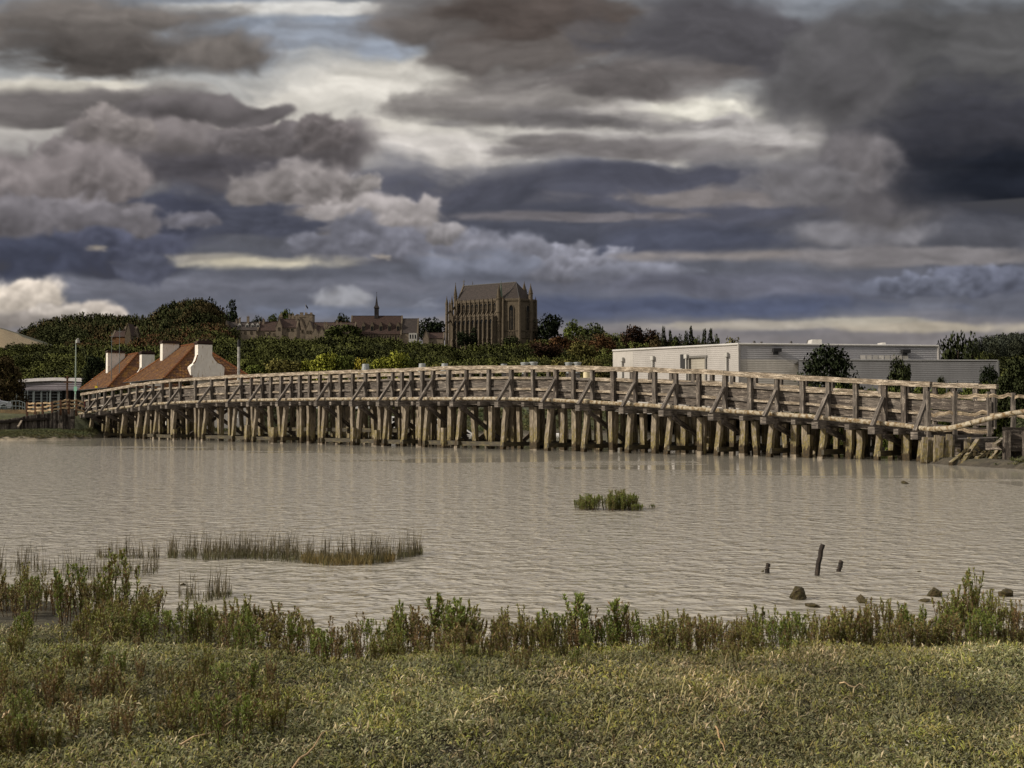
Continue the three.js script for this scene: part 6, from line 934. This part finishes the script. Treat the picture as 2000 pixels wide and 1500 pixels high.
// an upright fleshy plant: bare lower stems, forked above, crowded with narrow upturned leaves
function shorePlant(seed, { h = .36, stems = 8, cols = OLV, brown = .14, spread = .11, dens = 1 } = {}) {
  const r = rng(seed), B = leafBatch(), S = new G(), up = V(0, 1, 0);
  for (let i = 0; i < stems; i++) {
    const a = r() * 6.283, q = Math.sqrt(r()) * spread, H = h * (.62 + .42 * r()), lean = V(Math.cos(a), 0, Math.sin(a)).multiplyScalar(.05 + .16 * r()), p0 = V(Math.cos(a) * q, -.03, Math.sin(a) * q), fork = p0.clone().add(V(lean.x * H * .6, H * (.5 + .15 * r()), lean.z * H * .6));
    S.bar(p0, fork, .0042, .003, 5, false); const nb = 2 + Math.floor(r() * 3), tone = r();
    const dress = (A, Bq, n, L) => { const d = Bq.clone().sub(A).normalize(); for (let k = 0; k < n; k++) { const t = Math.pow(r(), .7), c0 = A.clone().lerp(Bq, t), b = k * 2.4 + r(), el = .35 + .75 * r() * (.5 + t), o = V(Math.cos(b), 0, Math.sin(b)).addScaledVector(d, Math.tan(el) * .9).normalize(), s = up.clone().cross(o).normalize().applyAxisAngle(o, (r() - .5)); const isB = r() < brown * (1.2 - t * .6), c = isB ? [.16 + .06 * r(), .115, .04] : cols[Math.floor(r() * cols.length)], k2 = .75 + .5 * r() + .15 * tone; leaf(B, c0, o, s, L * (.65 + .7 * r()), L * .19, c.map((v) => v * k2), -.05); } };
    dress(p0.clone().lerp(fork, .35), fork, Math.round(16 * dens), .032);
    for (let j = 0; j < nb; j++) { const b = r() * 6.283, tip = fork.clone().add(V(Math.cos(b) * H * (.07 + .07 * r()), H * (.30 + .16 * r()), Math.sin(b) * H * (.07 + .07 * r()))); S.bar(fork, tip, .0028, .0018, 4, false); dress(fork, tip, Math.round(22 * dens), .030); const hd = tip.clone(); for (let k = 0; k < 7; k++) { const c = k * 2.4, o = V(Math.cos(c) * .5, .9, Math.sin(c) * .5).normalize(); leaf(B, hd, o, up.clone().cross(o).normalize(), .022, .004, (r() < brown ? [.19, .13, .05] : cols[k % cols.length]).map((v) => v * 1.1), -.05); } }
  }
  const g = new THREE.Group(); const st = add('stems', S.geo(), stemM, g), lv = add('leaves', batchGeo(B), plantM, g); return g;
}
const stemM = new THREE.MeshStandardMaterial({ color: 0x54422a, roughness: .9 });
const GRN = [[.165, .215, .030], [.21, .245, .042], [.135, .18, .028]], BRN = [[.20, .15, .05], [.17, .13, .045], [.18, .165, .042]];
const PLANTS = [shorePlant(1, {}), shorePlant(2, { cols: GRN, brown: .15 }), shorePlant(3, { cols: [...BRN, ...OLV], brown: .35 }), shorePlant(4, { stems: 11, spread: .14 }), shorePlant(5, { cols: GRN, stems: 3, brown: .25, spread: .03 }), shorePlant(6, { cols: [...OLV, ...BRN], stems: 9, brown: .3, spread: .12 }), shorePlant(7, { cols: [...OLV, ...GRN], stems: 9, h: .40 }), shorePlant(8, { cols: BRN, stems: 4, brown: .7, dens: .7, spread: .05 })];
function plant(name, label, px, D, h, i, group, cat = 'plant', sx = 1) { const x = (px - 1000) / F * D, o = PLANTS[i].clone(); o.name = numbered(name); const s = h / .36; o.position.set(x, Math.max(height(x, -D), -.05), -D); o.rotation.y = px * 1.7; o.scale.set(s * sx, s, s * sx); scene.add(o); return tag(o, label, cat, group); }
{
  const r = rng(55);
  // tops of the row against the water, by direction
  const topY = table([[-120, 1128], [0, 1135], [60, 1165], [140, 1125], [240, 1135], [300, 1172], [400, 1190], [480, 1165], [600, 1200], [700, 1195], [870, 1175], [1000, 1190], [1160, 1172], [1300, 1178], [1450, 1190], [1640, 1190], [1750, 1165], [1900, 1160], [2000, 1170], [2120, 1165]]);
  const hAt = (px, D, y) => Math.max(.12, P(px, y, D).y - Math.max(height((px - 1000) / F * D, -D), 0));
  for (let i = 0; i < 118; i++) { const px = -110 + i * 19 + (r() - .5) * 16, D = shoreNear(px) - .12 - r() * .55, g = px < 330 ? 'shore plants on the left margin' : px < 1250 ? 'shore plants in the middle of the water edge' : 'shore plants on the right of the water edge';
    plant('shore_plant', px < 330 ? 'brown-olive leafy plant crowding the left margin of the near bank' : px < 1250 ? 'upright olive plant in the thin row along the middle of the shore' : 'upright brown-green plant in the dense row along the right shore', px, D, hAt(px, D, topY(px) - 8 + r() * r() * 70), Math.floor(r() * 8), g, 'plant', .62 + .4 * r()); }
  for (let i = 0; i < 90; i++) { const px = -100 + i * 24.5 + (r() - .5) * 20, D = shoreNear(px) - .7 - r() * .9; plant('shore_plant', px < 500 ? 'brown-olive plant standing behind the front row at left' : 'short leafy plant rooted on the bank side of the shore row', px, D, (px < 500 ? .28 : .20) + .16 * r(), Math.floor(r() * 8), px < 500 ? 'inner shore plants at left' : 'inner shore plants', 'plant', .7 + .5 * r()); }
  for (let i = 0; i < 22; i++) { const px = -60 + r() * 380, D = 8.8 + r() * 2.6; if (D > shoreNear(px) - .2) continue; plant('shore_plant', 'brown-olive plant standing behind the front row at left', px, D, .27 + .14 * r(), Math.floor(r() * 8), 'inner shore plants at left', 'plant', .8 + .4 * r()); }
  for (const [x, D, t, i, s, l] of [[785, 8.7, 1138, 4, .55, 'single tall dark spike rising above the row left of centre'], [1895, 8.9, 1130, 6, .6, 'tallest bushy green plant near the right edge'], [1762, 9.0, 1150, 4, .8, 'pair of tall reddish spikes left of the tallest right-hand plant'], [868, 8.6, 1158, 1, 1.1, 'tall full plant standing in the gap left of centre'], [1162, 8.8, 1152, 1, 1.2, 'tall bright green plant in the middle of the row'], [1066, 8.7, 1160, 4, .8, 'slim tall plant with tuft right of centre'], [480, 9.0, 1152, 4, .8, 'slim tall plant at the start of the gap on the left'], [572, 8.7, 1178, 4, .8, 'slim forked plant alone in the left gap'], [145, 10.2, 1096, 1, .8, 'tall leafy plant standing in front of the left reeds'], [240, 10.2, 1090, 6, .8, 'tall branching plant right of its leafy neighbour at left'], [1650, 8.9, 1162, 2, .9, 'tall brown plant below the low mossy rock']]) plant('shore_plant', l, x, D, hAt(x, D, t), i, undefined, 'plant', s);
  for (let i = 0; i < 30; i++) { const px = -20 + r() * 560, y = 1330 + r() * 165, v = (750 - y) / F, s = (.42 - EYE) / (v * CP + SP), D = s * (CP - v * SP); plant('weed', 'olive-gold weed growing through the mat at lower left', px, D, .15 + .15 * r(), [2, 7, 3, 5, 1, 2][Math.floor(r() * 6)], 'weeds in the mat at lower left', 'weed', .7 + .4 * r()); }
  for (let i = 0; i < 9; i++) { const px = 620 + r() * 1350, y = 1330 + r() * 150, v = (750 - y) / F, s = (.42 - EYE) / (v * CP + SP), D = s * (CP - v * SP); plant('weed', 'small low weed in the mat right of centre', px, D, .07 + .06 * r(), [2, 7, 3, 1][Math.floor(r() * 4)], 'small weeds in the mat at right', 'weed', .8); }
  // darker weeds standing in the mat, lower left and here and there
  for (const [x, y, h, i, l] of [[107, 1400, .30, 7, 'dark brown seedhead bundle in the mat at lower left'], [160, 1320, .18, 1, 'yellow-green weed right of the dark seedheads'], [228, 1340, .22, 1, 'green weed with upright leaves left of the long stick'], [275, 1350, .24, 7, 'brown spindly weed between the green weeds at lower left'], [326, 1352, .20, 2, 'thin brown weed right of the spindly one'], [190, 1395, .26, 7, 'rust-brown spike in the lower left mat'], [262, 1460, .26, 7, 'dark weed at the bottom left below the spindly one'], [350, 1440, .24, 3, 'bushy olive weed with yellow tips at lower left'], [20, 1380, .26, 2, 'brown weed at the left edge of the mat'], [100, 1480, .22, 3, 'brown-green weed in the bottom left corner'], [462, 1480, .30, 1, 'feathery green weed beside the long stick'], [778, 1410, .16, 7, 'small rusty weed in the middle of the mat'], [742, 1400, .13, 1, 'yellowish weed beside the rusty one'], [270, 1255, .22, 7, 'dark bare stem leaning at the left row foot'], [900, 1335, .20, 4, 'single thin stem standing in the middle mat'], [1015, 1320, .24, 2, 'leaning thin weed right of the single stem'], [1120, 1330, .22, 4, 'slanting dark stem right of centre in the mat'], [520, 1345, .10, 1, 'small bright green weed left of centre'], [1425, 1270, .22, 2, 'pale yellow dead stalk at the foot of the right row'], [640, 1440, .12, 3, 'low olive weed near the bottom right of the long stick'], [40, 1300, .26, 3, 'olive-brown weed under the left margin row']]) { const v = (750 - y) / F, s = (.42 - EYE) / (v * CP + SP), D = s * (CP - v * SP); plant('weed', l, x, D, h, i, undefined, 'weed', .8); }
}
// plants on the little island in the river
{
  const put = (px, D, h, i, w) => { const x = (px - 1000) / F * D, c = PLANTS[i].clone(); c.position.set(x, 0, -D); c.rotation.y = px; const s = h / .36; c.scale.set(s * w, s, s * w); return c; };
  const clump = (name, label, list) => { const p0 = list[0], o = base(name, [(p0[0] - 1000) / F * p0[1], 0, -p0[1]]); tag(o, label, 'plant'); for (const [px, D, h, i, w] of list) { const c = put(px, D, h, i, w); const m = [c.children[0], c.children[1]]; m.forEach((k) => { c.updateMatrix(); k.position.copy(c.position).sub(o.position); k.rotation.copy(c.rotation); k.scale.copy(c.scale); k.position.y -= .02; o.add(k); }); } return o; };
  const r = rng(8), L1 = [], L2 = []; for (let i = 0; i < 16; i++) L1.push([1129 + i * 2.2, 24.3 - r() * .5, .18 + .17 * r() * (i > 6 ? 1.2 : .6), [1, 1, 6, 1][i % 4], 1.05]); for (let i = 0; i < 28; i++) L2.push([1188 + i * 2.3, 24.3 - r() * .6, (i < 22 ? .20 + .20 * r() : .17), [1, 6, 1, 1][i % 4], 1.05]);
  clump('water_plant', 'smaller left clump of green plants standing in mid-river', L1); clump('water_plant', 'larger right clump of green plants standing in mid-river', L2); clump('water_plant', 'tiny tuft of plants right of the mid-river clumps', [[1270, 24.4, .14, 4, 1.4], [1274, 24.4, .12, 1, 1.4]]);
}
// cord grass standing in the shallows
function grassPatch(label, pts, n, hMin, hMax, seed, base0 = .5) {
  const r = rng(seed), B = leafBatch(), c0 = onWater(...pts[0].slice(0, 2)), o = c0.clone();
  const yA = table(pts.map((p) => [p[0], p[1]])), yB = table(pts.map((p) => [p[0], p[2]])), x0 = pts[0][0], x1 = pts[pts.length - 1][0];
  for (let i = 0; i < n; i++) {
    const px = lerp(x0, x1, r()) + (r() - .5) * 8, low = r() < base0, p = onWater(px, lerp(yA(px), yB(px), r())), gap = noise(px * .05 + seed, seed * 3.1); if (gap < -.25 && r() < .8) continue;
    const H = (low ? hMin * (.4 + .6 * r()) : lerp(hMin, hMax, r() * r() + .2 * gap + .1)), a = r() * 6.283, lean = (low ? .55 : .22) * (r() + .15), top = V(p.x + Math.cos(a) * H * lean, H, p.z + Math.sin(a) * H * lean), mid = p.clone().lerp(top, .55).add(V(-Math.cos(a) * H * lean * .15, H * .06, 0)), w = .0017 + .0019 * r(), t = r(), col = mixc(base0 > .8 ? [.15, .12, .035] : low ? [.075, .08, .028] : [.06, .052, .024], base0 > .8 ? [.21, .15, .05] : low ? [.12, .11, .04] : [.11, .085, .04], t);
    const s = V(Math.cos(a * 3), 0, Math.sin(a * 3)), q = [p.clone().setY(-.03).sub(o).addScaledVector(s, w), p.clone().setY(-.03).sub(o).addScaledVector(s, -w), mid.clone().sub(o).addScaledVector(s, -w * .9), mid.clone().sub(o).addScaledVector(s, w * .9), top.clone().sub(o)];
    for (const [x, y, z] of [[0, 1, 2], [0, 2, 3], [3, 2, 4]]) { const nn = q[y].clone().sub(q[x]).cross(q[z].clone().sub(q[x])).normalize(); for (const k of [x, y, z]) { B.p.push(q[k].x, q[k].y, q[k].z); B.n.push(nn.x, nn.y + .3, nn.z); B.c.push(...col); } }
  }
  const m = add('cord_grass', batchGeo(B), matM); m.position.copy(o); return tag(m, label, 'grass', null, 'stuff');
}
grassPatch('long patch of cord grass standing in the river left of centre', [[330, 1084, 1090], [400, 1076, 1096], [470, 1080, 1092], [560, 1078, 1099], [640, 1084, 1106], [740, 1084, 1102], [824, 1079, 1085]], 5200, .13, .50, 3, .66);
grassPatch('golden low grass at the right front of the long river patch', [[590, 1090, 1100], [640, 1092, 1106], [720, 1092, 1105], [770, 1090, 1098]], 1900, .13, .22, 4, .9);
grassPatch('sparse cord grass patch behind the left shore plants', [[190, 1085, 1092], [330, 1086, 1092]], 460, .08, .44, 5);
grassPatch('cord grass fringe along the left edge of the shallows', [[-80, 1100, 1130], [60, 1105, 1125], [200, 1115, 1135], [310, 1110, 1122]], 1100, .08, .46, 6);
grassPatch('small separate clump of grass in the shallows at left', [[352, 1160, 1170], [400, 1160, 1178], [452, 1158, 1166]], 560, .08, .44, 7, .62);
// weed and grass on the far left bank, the right bank and the bank behind the bridge
{
  const blade = tuft(11, 26, [[.075, .085, .024], [.10, .10, .032], [.06, .07, .02]], .30, .02, .18, .05, .6), r = rng(71), q = new THREE.Quaternion();
  const sow = (name, label, n, pick) => { const L = []; for (let i = 0; i < n; i++) { const p = pick(); if (!p) continue; const y = height(p[0], p[1]); if (y < .06) continue; L.push([p[0], y, p[1], p[2] ?? 1]); } const im = new THREE.InstancedMesh(blade, matM, L.length), m = new THREE.Matrix4(); L.forEach(([x, y, z, s], i) => { q.setFromAxisAngle(V(0, 1, 0), r() * 6.28); const k = s * (.6 + .8 * r()); m.compose(V(x, y - .02, z), q, V(k, k * (.7 + .6 * r()), k)); im.setMatrixAt(i, m); const t = .75 + .5 * r(), d = noise(x * .4, z * .4); im.setColorAt(i, new THREE.Color().setRGB(t * (1 + .5 * d), t, t * .9)); }); im.name = numbered(name); im.castShadow = im.receiveShadow = true; scene.add(im); tag(im, label, 'grass', null, 'stuff'); };
  sow('bank_grass', 'rough grass and weed on the left bank before the board wall', 1500, () => { const px = -80 + r() * 270, D = shoreFar(px) + .4 + r() * 5.2; return [(px - 1000) / F * D, -D, .55]; });
  sow('bank_grass', 'rough grass on the right bank above the broken revetment', 2600, () => { const x = 18 + r() * 12, z = -41 - r() * 12; return height(x, z) > .5 || (x > 18.6 && z > -43.6) ? [x, z, .6] : null; });
  sow('bank_grass', 'green grass along the far bank seen beneath the bridge', 4200, () => { const px = 240 + r() * 1600, D = shoreFar(px) + 1.2 + r() * 14; return [(px - 1000) / F * D, -D, 1.3]; });
}
// dry sticks lying on the mat
for (const [x0, y0, x1, y1, l] of [[352, 1442, 480, 1388, 'long pale dry stick lying on the mat at lower left'], [570, 1498, 640, 1430, 'thin dry stick at the bottom left of centre'], [232, 1500, 268, 1470, 'short pale stick in the bottom left corner of the mat'], [5, 1388, 28, 1362, 'pale stick at the left edge of the mat'], [1398, 1412, 1416, 1448, 'short dry stick lying in the mat right of centre'], [1640, 1330, 1690, 1338, 'thin straw stalk lying on the right of the mat']]) {
  const f = (x, y) => { const v = (750 - y) / F, s = (.52 - EYE) / (v * CP + SP), D = s * (CP - v * SP), p = P(x, y, D); p.y = height(p.x, p.z) + .085; return p; }, a = f(x0, y0), b = f(x1, y1), t = base('dry_stick', [a.x, a.y, a.z]); tag(t, l, 'stick'); const g = new G(), d = b.clone().sub(a), n = 5, j = (k) => d.clone().multiplyScalar(k / n).add(V(0, .012 * Math.sin(k * 1.9), .012 * Math.sin(k * 2.7))); for (let k = 0; k < n; k++) g.bar(j(k), j(k + 1), .0052 - k * .0006, .0046 - k * .0006, 6, k === n - 1); g.build('shaft', M.cut, t);
}
renderer.render(scene, camera);
